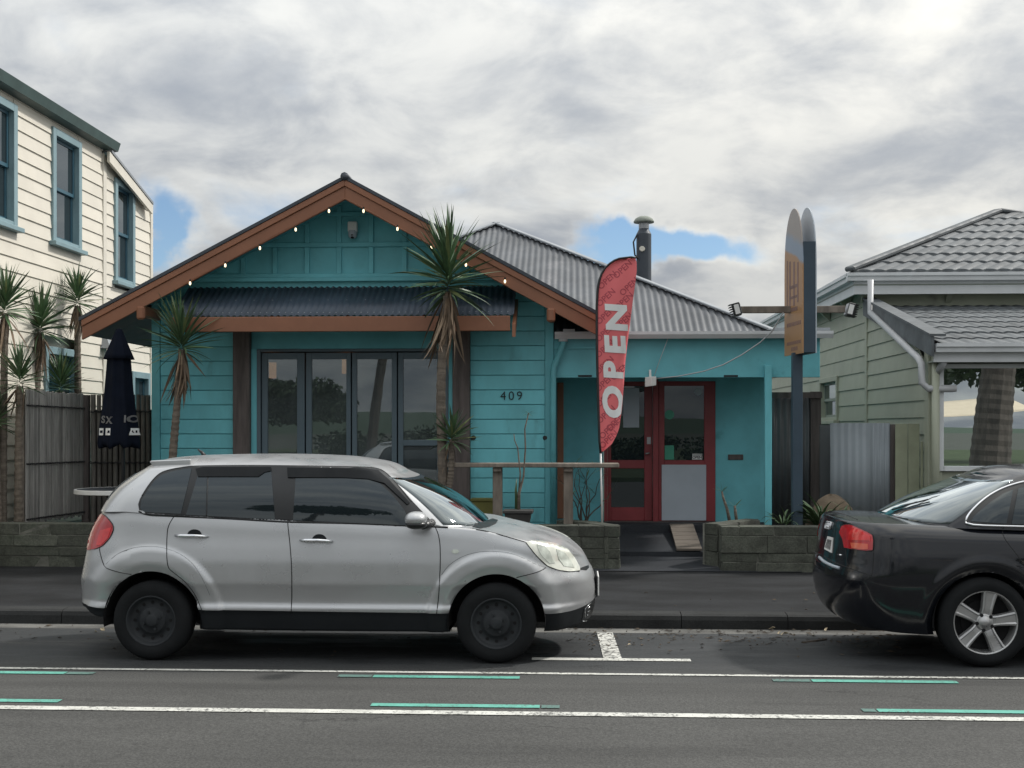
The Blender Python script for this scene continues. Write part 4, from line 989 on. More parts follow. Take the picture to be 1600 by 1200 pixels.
def crown(parent, c, L, n=80, axis=(0, 0, 1), dead=26, lo=-.45, rnd=None, deadL=None, col=.10, wk=1.0):
    rnd = rnd or random; ax = Vector(axis).normalized(); qt = Vector((0, 0, 1)).rotation_difference(ax); c = Vector(c)
    for i in range(n):
        f = (i + .5) / n; az = i * 2.39996 + rnd.uniform(-.25, .25)
        el = math.radians(84) * (1 - f) ** .85 + lo * f ** 1.5 + rnd.uniform(-.08, .08)
        d = qt @ Vector((math.cos(el) * math.cos(az), math.cos(el) * math.sin(az), math.sin(el)))
        k = 'a' if f < .5 else 'b' if f < .85 else 'c'
        if rnd.random() < .10: k = 'y'
        h = col * (1 - f)
        add_leaf(parent, LEAF['c' if rnd.random() < .12 else k], c + ax * h + d * .02, (d + Vector((rnd.gauss(0, .06), rnd.gauss(0, .06), rnd.gauss(0, .06)))), rnd.uniform(-.7, .7), L * rnd.uniform(.62, 1.12) * (.86 + .14 * math.sin(math.pi * f)), wk=wk)
    for i in range(dead):
        az = rnd.uniform(0, 6.283); el = math.radians(rnd.uniform(-88, -72)) if rnd.random() < .86 else math.radians(rnd.uniform(-66, -30))
        d = qt @ Vector((math.cos(el) * math.cos(az), math.cos(el) * math.sin(az), math.sin(el)))
        add_leaf(parent, LEAF['d' if rnd.random() < .6 else 'e'], c + ax * rnd.uniform(-.10, .03) + Vector((d.x, d.y, 0)).normalized() * .03, d, rnd.uniform(-1.2, 1.2), (deadL or L) * rnd.uniform(.55, 1.0), 'dead_leaf', wk=1.5)
def trunk(parent, path, r0, r1, m='bark', name='trunk', ring=1.0):
    pts = [Vector(p) for p in path]; P_ = []; Rr = []
    # smooth resample with rings of old leaf scars
    n = 46
    for i in range(n + 1):
        t = i / n * (len(pts) - 1); k = min(int(t), len(pts) - 2); u = t - k
        p0, p1, p2, p3 = pts[max(k - 1, 0)], pts[k], pts[k + 1], pts[min(k + 2, len(pts) - 1)]
        P_.append(.5 * ((2 * p1) + (p2 - p0) * u + (2 * p0 - 5 * p1 + 4 * p2 - p3) * u * u + (3 * p1 - p0 - 3 * p2 + p3) * u ** 3))
        Rr.append((r0 + (r1 - r0) * i / n) * (1 + ring * (.10 if i % 2 else -.04) * random.uniform(.6, 1.2)))
    return MB().tube(P_, Rr, 10).build(name, m, parent, smooth=False)
def yucca(label, heads, trunks, base, group='yuccas in the front garden'):
    t = thing('yucca', label, 'yucca', base, group)
    for tr in trunks: trunk(t, *tr)
    for h in heads: crown(t, **h)
    return t
def pp(px, py, Y): return P(px, py, Y)
Y1 = 13.95
yucca('tall yucca before the glass doors with a second small head low down',
      [dict(c=pp(700, 458, Y1), col=.40, L=.69, n=125, dead=46, lo=-.38, rnd=random.Random(5), deadL=.9, axis=(.0, 0, 1), wk=.95),
       dict(c=pp(705, 692, Y1 - .05), L=.34, n=56, dead=10, lo=-.35, rnd=random.Random(6), axis=(.1, -.1, 1), col=.12, wk=1.6)],
      [([pp(693, 830, Y1), pp(692, 740, Y1), pp(689, 620, Y1), pp(693, 530, Y1), pp(699, 462, Y1)], .062, .045),
       ([pp(695, 800, Y1), pp(704, 745, Y1 - .04), pp(706, 686, Y1 - .05)], .04, .03)], (pp(694, 830, Y1).x, Y1, .45))
Y2 = 14.15
yucca('slender leaning yucca in front of the turquoise boards left of the glass doors',
      [dict(c=pp(284, 549, Y2), col=.20, L=.56, n=115, dead=58, lo=-.22, rnd=random.Random(7), deadL=.66, axis=(-.04, 0, 1), wk=.8)],
      [([pp(266, 800, Y2), pp(270, 715, Y2), pp(276, 640, Y2), pp(284, 546, Y2)], .052, .036)], (pp(266, 800, Y2).x, Y2, .45))
for (cx_, cy_, Y, L, label, base, nn, dd, sd_, tx) in [
    (8, 492, 14.0, .58, 'yucca in front of the end of the stone wall, cut by the picture edge', 840, 66, 30, 21, 4),
    (63, 520, 15.3, .64, 'bushy yucca rising behind the paling screen, between two others', 700, 84, 34, 22, 54),
    (121, 478, 16.1, .54, 'thin bare-stemmed yucca nearest the bungalow eave, above the pole fence', 700, 66, 40, 23, 124),
    (31, 604, 13.98, .50, 'low yucca beside the end post of the paling screen', 830, 56, 16, 24, 29),
    (95, 612, 15.75, .50, 'short yucca whose head rests on top of the paling screen', 700, 60, 20, 25, 95),
    (-6, 668, 13.9, .40, 'lowest yucca, cut by the picture edge beside the fence post', 840, 50, 12, 26, -2)]:
    yucca(label, [dict(c=pp(cx_, cy_, Y), L=L * .80, col=.20, n=int(nn * 1.6), dead=dd, lo=-.40, rnd=random.Random(sd_), deadL=L * .9, wk=1.05)],
          [([pp(tx, base, Y), pp((tx + cx_) / 2 - 1, (base + cy_) / 2, Y), pp(cx_, cy_, Y)], .05, .038)], (pp(tx, base, Y).x, Y, .4))

# ================================================================== PROPS
# bar leaner along the wall
bl = thing('bar_table', 'long narrow timber bar table standing behind the stone wall', 'table', (xw(830, 14.05), 14.05, .3))
zt_ = zw(723.5, 830, 14.0); bt = MB()
bx('table_top', 'timber_pale', bl, xw(696, 14.05), xw(967, 14.05), 13.92, 14.20, zt_ - .05, zt_, .008)
for p in (777.5, 888):
    xx = xw(p, 14.05); bx('leg', 'timber_pale', bl, xx - .055, xx + .055, 14.01, 14.11, .3, zt_ - .052, .006)
    bx('brace', 'timber_pale', bl, xx - .05, xx + .05, 13.95, 14.18, zt_ - .10, zt_ - .0505, .006)
# potted succulent on the wall
pot = thing('potted_plant', 'nearly bare spindly plant in a dark square pot on the stone wall', 'plant', (xw(810, 13.68), 13.68, .615))
c = P(810, 818, 13.68); z0 = .618; z1 = zw(797, 810, 13.68)
h0, h1 = .125, .155
MB().hexa([(c.x - h0, 13.68 - h0, z0), (c.x + h0, 13.68 - h0, z0), (c.x + h0, 13.68 + h0, z0), (c.x - h0, 13.68 + h0, z0), (c.x - h1, 13.68 - h1, z1), (c.x + h1, 13.68 - h1, z1), (c.x + h1, 13.68 + h1, z1), (c.x - h1, 13.68 + h1, z1)]).build('pot', 'terracotta', pot, bevel=.008)
bx('pot_rim', 'terracotta', pot, c.x - h1 - .012, c.x + h1 + .012, 13.68 - h1 - .012, 13.68 + h1 + .012, z1 - .03, z1 + .006, .006)
q = lambda px, py: P(px, py, 13.68)
MB().tube([q(810, 800), q(811, 770), q(818, 745), q(821, 700), q(820, 670), q(826, 645)], [.022, .018, .011, .009, .008, .006], 7).build('stem', 'bark', pot, smooth=True)
MB().tube([q(811, 768), q(813, 740), q(809, 700), q(804, 688), q(803, 678)], [.012, .009, .007, .006, .005], 7).build('stem', 'bark', pot, smooth=True)
MB().tube([q(807, 795), q(806, 765), q(807, 748)], [.022, .014, .003], 6).build('stem', 'plant', pot, smooth=True)
for i in range(14):
    a = i * 2.4; add_leaf(pot, LEAF['b'], q(826, 646), (math.cos(a), math.sin(a) * .6, .15 + .5 * math.sin(i * 1.7)), 0, random.uniform(.06, .12), 'leaf', 1.3)
sb = thing('storage_box', 'olive yellow timber box on the ground behind the bar table', 'box', (xw(752, 14.8), 14.8, .3))
bx('box_body', 'olive', sb, xw(736, 14.72), xw(770, 14.72), 14.72, 14.9, .3, zw(784, 752, 14.72), .006)
bx('lid', 'olive', sb, xw(735, 14.71), xw(771, 14.71), 14.71, 14.91, zw(784, 752, 14.72) + .001, zw(779, 752, 14.72), .006)

# folded umbrella and round table
uY = 14.35; ux = xw(191, uY); uz0, uz1 = zw(700, 191, uY), zw(513, 187, uY)
um = thing('umbrella', 'folded navy cafe umbrella with white lettering near its hem', 'umbrella', (ux, uY, .3))
def pleat(t, h):
    k = min(1, max(0, (uz1 - h) / .35)); return 1 + .055 * k * math.cos(8 * t + .6) + .02 * k * math.cos(16 * t + 1)
prof = [(.0, uz1), (.035, uz1 - .01), (.055, uz1 - .06), (.10, uz1 - .17), (.155, uz1 - .31), (.18, uz1 - .37), (.170, uz1 - .372), (.135, uz1 - .365)]
ux2 = xw(186, uY)
MB().lathe(prof, (ux2, uY, 0), n=64, mod=pleat).build('vent_cap', 'navy', um, smooth=True)
prof = [(.135, uz1 - .36), (.145, uz1 - .5), (.165, uz1 - .75), (.195, uz1 - 1.0), (.225, uz1 - 1.2), (.245, uz0 + .07), (.235, uz0 + .02), (.18, uz0 + .03), (.05, uz0 + .06)]
can = MB().lathe(prof, (ux2, uY, 0), n=64, mod=pleat).build('canopy', 'navy', um, smooth=True)
for v in can.data.vertices:
    if v.co.z + WL[can.name].z < uz0 + .09: v.co.z -= .022 * math.cos(8 * math.atan2(v.co.y, v.co.x) + .6) + .012 * math.cos(19 * math.atan2(v.co.y, v.co.x))
MB().tube([(xw(187, uY), uY, uz1 - .05), (xw(192, uY), uY, uz0 + .1), (xw(193, uY), uY, .3)], .022, 10).build('pole', 'black', um, smooth=True)
def on_canopy(px, py):
    """point on the pleated canopy seen at a photo pixel, a little proud of the cloth"""
    z = zw(py, px, uY - .2); dxx = xw(px, uY - .2) - ux2
    zs = [a[1] for a in prof[:6]][::-1]; rs = [a[0] for a in prof[:6]][::-1]
    r0_ = float(np.interp(z, zs, rs)); best = None
    for k in range(181):
        t = math.pi + math.pi * k / 180; r = r0_ * pleat(t, z) + .008; e = abs(r * math.cos(t) - dxx) - .25 * r * max(0, -math.sin(t)) * (abs(r * math.cos(t) - dxx) < .006)
        if best is None or e < best[0]: best = (e, r * math.cos(t), r * math.sin(t))
    return Vector((ux2 + (dxx if abs(best[1] - dxx) < .01 else best[1]), uY + best[2], z))
def canopy_text(body, px, py, hpx, bold=.004):
    k = 14.35 / F
    text_on('lettering', body, hpx * k * 1.38, 'print_grey', can, lambda p: on_canopy(px + p.x / k, py - p.y / k), bold)
canopy_text('S', 160, 656, 11); canopy_text('X', 171, 657, 11); canopy_text('IO', 200.5, 655, 11)
def canopy_patch(x0, x1, y0, y1):
    rows = [[on_canopy(x0 + (x1 - x0) * i / 6, y0 + (y1 - y0) * j / 3) for i in range(7)] for j in range(4)]
    return MB().grid(rows).build('printed_label', 'print_white', can, solid=.002)
for (x0, x1) in ((154, 161.5), (166, 175), (200.5, 216)): canopy_patch(x0, x1, 669, 680)
for (x0, x1) in ((155.5, 160), (169, 174), (202, 207.5), (210, 215)):
    rows = [[on_canopy(x0 + (x1 - x0) * i / 6, 672.5 + 4 * j / 3) + Vector((0, -.004, 0)) for i in range(7)] for j in range(4)]
    MB().grid(rows).build('printed_mark', 'navy', can, solid=.002)
rtY = 14.35; tx, tz = xw(193, rtY), zw(763.5, 193, rtY)
rt = thing('round_table', 'round cafe table with white rim and dark top under the folded umbrella', 'table', (tx, rtY, .3))
rr = (tx - xw(121, rtY))
MB().lathe([(rr - .02, tz - .055), (rr, tz - .05), (rr, tz - .004), (rr - .006, tz), (rr - .03, tz), (rr - .03, tz - .055), (rr - .02, tz - .055)], (tx, rtY, 0), n=64).build('rim', 'white', rt, smooth=False)
MB().lathe([(0, tz - .03), (rr - .031, tz - .03), (rr - .031, tz - .004), (0, tz - .004)], (tx, rtY, 0), n=64).build('table_top', 'roof_dark', rt)
MB().tube([(tx + .06, rtY + .1, tz - .05), (tx + .06, rtY + .1, .34)], .035, 12).build('leg', 'black', rt, smooth=True)
MB().lathe([(0, .36), (.05, .36), (.24, .32), (.25, .30), (0, .30)], (tx + .06, rtY + .1, 0), n=24).build('base', 'black', rt)

# OPEN feather flag
fY = 13.95
fl_ = thing('feather_flag', 'red feather flag with white upright OPEN lettering', 'flag', (xw(941, fY), fY, .45))
LX = [(707, 940), (690, 937.2), (635, 935.5), (560, 933.5), (522, 933), (480, 933), (451, 934.5), (438, 937), (428, 940.5), (419, 946), (412, 953), (407, 960.5), (404, 968), (402.6, 979)]
RX = [(707, 941), (694, 956), (680, 963.5), (669, 967.5), (640, 971.5), (612, 974), (564, 977), (522, 982), (490, 986.2), (465, 989.5), (440, 993), (422, 995), (410, 994.6), (402.6, 993)]
def fx_l(y): return float(np.interp(-y, [-a for a, b in LX], [b for a, b in LX]))
def fx_r(y): return float(np.interp(-y, [-a for a, b in RX], [b for a, b in RX]))
def flag_pt(px, py, off=0.0):
    l, r = fx_l(py), fx_r(py); s = (px - l) / max(3.0, r - l)
    dy = .05 * s * math.sin(py * .021 + s * 2.0) + .016 * math.sin(s * 9 + py * .03) * s + .05 * s
    return P(px, py, fY + dy - off)
rows = []
for y in np.linspace(706.5, 402.7, 90):
    l, r = fx_l(y), fx_r(y); rows.append([flag_pt(l + (r - l) * i / 14, y) for i in range(15)])
cloth = MB().grid(rows).build('cloth', 'flag', fl_, smooth=True, solid=.002)
kf = fY / F
def flag_text(body, cx_, cy_, size_px, ang, m, off, bold=0, shear=0.0, sx=1.0, spacing=1.0):
    ca, sa = math.cos(ang), math.sin(ang)
    def fn(p):
        x, y = p.x * sx + shear * p.y, p.y
        qx, qy = cx_ + (ca * x - sa * y), cy_ - (sa * x + ca * y)
        qx = min(max(qx, fx_l(qy) + .3), fx_r(qy) - .3)
        return flag_pt(qx, qy, off)
    vs, fs = text_verts(body, size_px, bold, 0, spacing)
    # split long text faces so that print follows the cloth
    bm = bmesh.new(); bv = [bm.verts.new(v) for v in vs]
    for f in fs:
        try: bm.faces.new([bv[i] for i in f])
        except ValueError: pass
    bmesh.ops.remove_doubles(bm, verts=bm.verts, dist=1e-4)
    bmesh.ops.triangulate(bm, faces=bm.faces)
    for _ in range(3):
        lg = [e for e in bm.edges if e.calc_length() > 4.5]
        if not lg: break
        bmesh.ops.subdivide_edges(bm, edges=lg, cuts=1); bmesh.ops.triangulate(bm, faces=bm.faces)
    bm.verts.ensure_lookup_table()
    MB().add([fn(v.co) for v in bm.verts], [tuple(v.index for v in f.verts) for f in bm.faces]).build('lettering', m, cloth, fix=False)
    bm.free()
for (y, x) in [(438, 949), (421, 973), (465, 947), (448, 983), (493, 946), (471, 975), (520, 945.5), (545, 945), (571, 944.5), (598, 945), (622, 946), (648, 947), (672, 951), (687, 951), (503, 974), (660, 962), (580, 969)]:
    flag_text('OPEN', x, y, 13.5, R(43), 'flag_dark', .004, .15)
for (ch_, cx_, cy_, sz, k) in [('O', 959.5, 628, 42, 1.45), ('P', 960, 579, 40, 1.25), ('E', 963, 539, 43, 1.3), ('N', 965, 496, 45, 1.25)]:
    flag_text(ch_, cx_, cy_, sz, R(93), 'print_white', .008, 2.0, .12, k)
bx_ = []
pth = [P(940.5, 820, fY), P(940.2, 760, fY), P(939.0, 708, fY)]
MB().tube([P(941, 822, fY), P(938.5, 706, fY)], .011, 8).build('pole', 'white', fl_, smooth=True)
edge_ = [P(b - .6, a, fY - .004) for a, b in LX[1:]]
edge_ = [P(938.5, 708, fY)] + edge_ + [P(986, 401.8, fY - .004), P(994, 402.6, fY - .004)]
MB().tube(edge_, [.014] * 8 + [.012] * (len(edge_) - 8), 8).build('pole_sleeve', 'black', fl_, smooth=True)

# surfboard sign on a post
sY = 14.0
ss = thing('sign_post', 'twin surfboard-shaped orange sign with a dark box side on a tall dark post', 'sign', (xw(1245, sY), sY, .45))
M['sign_face'] = None
def sign_mat():
    m = bpy.data.materials.new('print_and_reflection_face'); m.use_nodes = True
    t = NT(m.node_tree); b = t.n['Principled BSDF']
    tc = t.node('ShaderNodeTexCoord').outputs['Object']; sp = t.node('ShaderNodeSeparateXYZ'); t.l.new(tc, sp.inputs[0])
    ya = t.math('ADD', sp.outputs[2], t.math('MULTIPLY', sp.outputs[1], -.35)); ya = t.math('ADD', ya, t.math('MULTIPLY', t.noise(tc, 5, 3), .12))
    f1 = t.smooth(ya, .33, .38); f2 = t.smooth(ya, .50, .62)
    c = t.mixc(f1, (.42, .235, .11), (.26, .32, .40)); c = t.mixc(f2, c, (.34, .30, .27))  # orange and faded blue print, with a greyish reflection painted into the top
    t.put(b.inputs['Base Color'], c); b.inputs['Roughness'].default_value = .35
    return m
M['sign_face'] = sign_mat()
M['sign_ink'] = mat('faded_purple_ink', (.24, .145, .12), .5)
M['sign_box'] = mat('dark_sign_side', (.035, .06, .085), .5)
M['sign_back'] = mat('pale_sign_back', (.45, .50, .55), .5)
ztop, zbot = zw(325.5, 1240, sY), zw(554, 1245, sY)
xF, xBk = xw(1254, sY - .3), xw(1254, sY - .3) + .145     # the two faces, along the road direction
yn, yf = sY - .30, sY + .36; ym = (yn + yf) / 2; tilt = .13
def board_out(zb, zt, x, sh_=0):
    n = 24; pts = []
    w2 = (yf - yn) / 2; ht = .78
    pts.append((x, yf, zb)); pts.append((x, yn, zb))
    for i in range(n + 1):
        t = math.pi * i / n; pts.append((x, ym - w2 * math.cos(t) * 1.0, zt - ht + ht * math.sin(t) ** .75))
    return [Vector((a[0] - tilt * (a[1] - yn), a[1], a[2])) for a in pts]
f1 = board_out(zbot, ztop, xF); f2 = [p + Vector((.012, 0, 0)) for p in f1]
face = MB().prism(f1, f2).build('sign_board', 'sign_face', ss)
g1 = board_out(zbot, ztop + .01, xBk); g2 = [p + Vector((.012, 0, 0)) for p in g1]
MB().prism(g1, g2).build('sign_board', 'sign_back', ss, label='far board of the sign, pale inside')
sk = lambda x, y, z: Vector((x - tilt * (y - yn), y, z)); zbx = zw(377, 1262, yn)
MB().hexa([sk(xF + .0125, yn + .004, zbot + .01), sk(xBk - .0005, yn + .004, zbot + .01), sk(xBk - .0005, yf - .004, zbot + .01), sk(xF + .0125, yf - .004, zbot + .01),
           sk(xF + .0125, yn + .004, zbx), sk(xBk - .0005, yn + .004, zbx), sk(xBk - .0005, yf - .004, zbx), sk(xF + .0125, yf - .004, zbx)]).build('sign_box', 'sign_box', ss)
def strip(y0, y1, z0, z1, m='sign_ink'):
    MB().hexa([sk(xF - .002, y0, z0), sk(xF + .001, y0, z0), sk(xF + .001, y1, z0), sk(xF - .002, y1, z0), sk(xF - .002, y0, z1), sk(xF + .001, y0, z1), sk(xF + .001, y1, z1), sk(xF - .002, y1, z1)]).build('lettering', m, face)
zz = lambda py: zw(py, 1240, sY)
for i, (a, b) in enumerate(((.14, .19), (.27, .33), (.42, .48), (.53, .57))): strip(yn + a, yn + b, zz(474 + 4 * i), zz(412 - 3 * i))
for (py, h) in ((445, 5), (462, 4), (480, 6)): strip(yn + .18, yn + .45, zz(py + h), zz(py))
for k, (py, h, n_) in enumerate(((503, 6, 9), (533, 5, 14), (542, 6, 5))):
    L0, L1 = (.06, .58) if n_ > 6 else (.18, .42)
    for i in range(n_):
        a = yn + L0 + (L1 - L0) * i / n_; strip(a, a + (L1 - L0) / n_ * .7, zz(py + h), zz(py))
bx('post', 'sign_box', ss, xw(1237.5, sY), xw(1253, sY), sY - .055, sY + .055, .3, zbot + .02, .004)
aY = 14.15; az0, az1 = zw(489, 1240, aY), zw(478.5, 1240, aY)
arm = bx('lamp_arm', 'timber_pale', ss, xw(1156, aY), xw(1320, aY), aY - .03, aY + .03, az0, az1, .004)
def flood(px, s, label):
    c = P(px, 484, aY); f = thing('floodlight', label, 'lamp', (c.x, aY, c.z), 'floodlights on the sign arm')
    T = Matrix.Rotation(-.25 * s, 3, 'Y'); X = lambda v: c + T @ Vector(v)
    MB().hexa([X((-.03, -.08, -.075)), X((.045 , -.08, -.075)), X((.045, .08, -.075)), X((-.03, .08, -.075)), X((-.03, -.08, .075)), X((.045, -.08, .075)), X((.045, .08, .075)), X((-.03, .08, .075))]).build('housing', 'black', f, bevel=.006)
    for k in range(6):
        z = -.07 + k * .027; xx = -.031 if s > 0 else .046
        MB().hexa([X((xx, -.075, z)), X((xx - .04 * s, -.075, z)), X((xx - .04 * s, .075, z)), X((xx, .075, z)), X((xx, -.075, z + .008)), X((xx - .04 * s, -.075, z + .008)), X((xx - .04 * s, .075, z + .008)), X((xx, .075, z + .008))]).build('cooling_fin', 'black', f)
    xx = .046 if s > 0 else -.031
    MB().hexa([X((xx, -.068, -.063)), X((xx + .004 * s, -.068, -.063)), X((xx + .004 * s, .068, -.063)), X((xx, .068, -.063)), X((xx, -.068, .063)), X((xx + .004 * s, -.068, .063)), X((xx + .004 * s, .068, .063)), X((xx, .068, .063))]).build('lens', 'steel', f)
    MB().hexa([X((-.025, -.0815, -.055)), X((.03, -.0815, -.055)), X((.03, -.0795, -.055)), X((-.025, -.0795, -.055)), X((-.025, -.0815, .055)), X((.03, -.0815, .055)), X((.03, -.0795, .055)), X((-.025, -.0795, .055))]).build('bracket', 'white', f)
flood(1150, 1, 'finned floodlight at the end of the sign arm above the iron roof')
flood(1327, -1, 'finned floodlight at the end of the sign arm beside the villa')
cb_ = thing('cable', 'thin pale cable sagging from the sign arm to the porch lamp', 'cable', tuple(P(1222, 505, 14.15)))
ca, cz_ = P(1222, 495, 14.12), P(1026, 592, 14.9)
pts = [P(x, y, Y) for x, y, Y in ((1224, 488, 14.12), (1206, 518, 14.3), (1188, 535, 14.45), (1160, 554, 14.6), (1130, 570, 14.7), (1100, 580, 14.8), (1060, 588, 14.86), (1025, 591.5, 14.95))]
MB().tube(pts, .007, 6).build('cable_line', 'pvc', cb_, smooth=True)
MB().tube([P(1020, 594, 14.95), P(1030, 565, 14.95), P(1044, 528, 14.90)], .004, 5).build('cable_line', 'pvc', cb_, smooth=True)
lb = thing('porch_lamp', 'small white box lamp under the porch beam above the red doors', 'lamp', tuple(P(1016, 597, 14.97)))
c = P(1016, 596, 14.93)
MB().hexa([c + Vector(v) for v in [(-.07, -.05, -.07), (.01, -.10, -.06), (.075, -.03, -.05), (-.01, .06, -.06), (-.07, -.05, .05), (.01, -.10, .055), (.075, -.03, .06), (-.01, .06, .055)]]).build('lamp_case', 'white', lb, bevel=.006)
MB().tube([c + Vector((0, 0, .05)), c + Vector((0, .03, .14))], .015, 8).build('bracket', 'white', lb)
# alarm box in the gable
ab = thing('alarm_box', 'white alarm siren box with dark dome fixed in the bungalow gable', 'alarm box', tuple(P(552, 362, YF)))
c = P(552, 358, YF - .012)
bx('case', 'white', ab, c.x - .058, c.x + .058, YF - .09, YF - .0, zw(364, 552, YF), zw(347.5, 552, YF), .012)
MB().lathe([(.057, .02), (.057, -.02), (.05, -.055), (.03, -.075), (0, -.08)], (c.x, YF - .05, zw(364, 552, YF)), n=20).build('dome', 'panel_grey', ab, smooth=True)
MB().lathe([(.035, -.03), (.034, -.05), (.02, -.085), (0, -.09)], (c.x, YF - .07, zw(363, 552, YF)), n=16).build('lens', 'ink', ab, smooth=True)
# festoon bulbs along the barge boards
sl_ = thing('string_lights', 'string of lit white bulbs along the gable boards', 'string lights', (AX, 14.33, 4.4))
for (px, py) in [(297, 440), (352, 412), (406, 385), (462, 356), (514, 327), (568, 327), (621, 355), (674, 384), (728, 411), (789, 437)]:
    c = P(px, py, 14.32); s = -1 if px < 540 else 1
    MB().lathe([(0, .03), (.011, .025), (.011, .0), (0, 0)], c, n=10).build('socket', 'black', sl_)
    b_ = MB().lathe([(0, .001), (.009, -.002), (.013, -.022), (.009, -.038), (0, -.043)], c, n=12).build('bulb', 'bulb', sl_, smooth=True)
pts = []
for px in range(285, 800, 6):
    xx = xw(px, 14.335); pts.append((xx, 14.336, rz(xx, .265) + .012 + .004 * math.sin(px)))
MB().tube(pts, .005, 5).build('light_cord', 'brown', sl_)
# lamp shades inside the room
for i, (px, py, Yl) in enumerate(((426, 578, 16.2), (540, 571, 16.4))):
    c = P(px, py, Yl); pl = thing('pendant_lamp', ['glowing orange drum lampshade behind the first glass door', 'glowing orange lampshade half hidden behind the second glass door'][i], 'lamp', tuple(c), 'pendant lamps inside')
    MB().lathe([(.045, -.11), (.05, -.11), (.05, .10), (.045, .10)], c, n=20).build('lamp_shade', 'lit', pl, smooth=True)
    MB().tube([c + Vector((0, 0, .1)), c + Vector((0, 0, .5))], .006, 6).build('cord', 'ink', pl)
# plank ramp to the door
ra = thing('ramp', 'weathered plank ramp leading up to the red door', 'ramp', (xw(1072, 15), 15.0, .3))
za_, zb_ = P(1095, 858, 14.42), P(1078, 818, 15.62)
for i in range(6):
    f0, f1 = i / 6 + .004, (i + 1) / 6 - .004
    l0, l1 = P(1057, 857, 14.40), P(1046, 818, 15.65); r0, r1 = P(1097, 857, 14.40), P(1083, 818, 15.65)
    a, b, c_, d_ = l0.lerp(l1, f0), r0.lerp(r1, f0), r0.lerp(r1, f1), l0.lerp(l1, f1)
    for v in (a, b, c_, d_): v.z += .0
    up = Vector((0, 0, .03)); MB().hexa([a - up, b - up, c_ - up, d_ - up, a, b, c_, d_]).build('plank', 'ply', ra, bevel=.004)
# plants by the porch
def strappy(label, c, n, L, seed, group=None):
    rnd = random.Random(seed); t = thing('strap_leaf_plant', label, 'plant', tuple(c), group)
    for i in range(n):
        a = rnd.uniform(0, 6.28); el = rnd.uniform(.5, 1.45)
        add_leaf(t, PL[rnd.randrange(2)], c + Vector((math.cos(a), math.sin(a), 0)) * rnd.uniform(0, .08), (math.cos(el) * math.cos(a), math.cos(el) * math.sin(a), math.sin(el)), rnd.uniform(-.4, .4), L * rnd.uniform(.6, 1.1))
    return t
PL = [leaf_mesh('strap_a', 'plant', .9, .10), leaf_mesh('strap_b', 'plant', 1.5, .09)]
strappy('leafy green strap plant growing beside the brown boulder', P(1283, 815, 14.1) + Vector((0, 0, -.05)), 60, .50, 31)
strappy('small pale strap plant at the foot of the sign post', P(1222, 818, 14.0), 22, .30, 32)
strappy('low strap plant behind the boot of the black sedan', P(1318, 818, 14.0), 30, .36, 33)
bs = thing('bare_shrub', 'dark wiry bare shrub in the porch corner behind the flag', 'shrub', tuple(P(914, 815, 14.6)))
rnd = random.Random(4)
for i in range(9):
    b0_ = P(914 + rnd.uniform(-6, 6), 818, 14.6); pts = [b0_]; d = Vector((rnd.uniform(-.4, .4), rnd.uniform(-.3, .3), 1)).normalized()
    for k in range(8):
        d = (d + Vector((rnd.uniform(-.5, .5), rnd.uniform(-.3, .3), rnd.uniform(-.1, .25)))).normalized(); pts.append(pts[-1] + d * .095)
    MB().tube(pts, [.010 - .001 * k for k in range(9)], 5).build('branch', 'bark_d', bs)
    for k in range(6):
        d2_ = Vector((rnd.uniform(-1, 1), rnd.uniform(-.6, .6), rnd.uniform(-.2, .7))); add_leaf(bs, LEAF['b'], pts[3 + k % 6], d2_, 0, rnd.uniform(.10, .2), 'leaf', 1.2)
sc_ = thing('succulent', 'small two-stemmed succulent before the turquoise porch wall', 'plant', tuple(P(1142, 812, 14.5)))
for (pts, tip) in (([(1140, 815), (1136, 795), (1130, 778), (1128, 768)], (1128, 768)), ([(1151, 815), (1149, 800), (1148, 790)], (1148, 792))):
    MB().tube([P(x, y, 14.45) for x, y in pts], [.02, .018, .014, .010][:len(pts)], 7).build('stem', 'bark', sc_, smooth=True)
    for (dx_, dz_) in ((-.9, .9), (.9, 1.0), (-.15, 1.2), (.5, .5), (-.6, .2), (.95, .35)):
        add_leaf(sc_, LEAF['a'], P(tip[0], tip[1], 14.45), (dx_, rnd.uniform(-.4, .4), dz_), 0, rnd.uniform(.08, .15), 'leaf', 2.2)
# boulder
bc = P(1300, 800, 14.35); bo = MB(); rows = []
for i in range(15):
    t = math.pi * .5 * i / 14; r = []
    for j in range(33):
        a = 2 * math.pi * j / 32; k = 1 + .07 * math.sin(3 * a + 1) + .05 * math.sin(5 * a + 4 * t)
        r.append(Vector((bc.x + .30 * k * math.cos(t) * math.cos(a), 14.4 + .22 * k * math.cos(t) * math.sin(a), .42 + .49 * math.sin(t) ** .9 * (1 + .03 * math.sin(4 * a)))))
    rows.append(r)
meta(bo.grid(rows).build('boulder', 'boulder', None, smooth=True), 'rounded brown boulder among plants behind the black sedan', 'boulder')

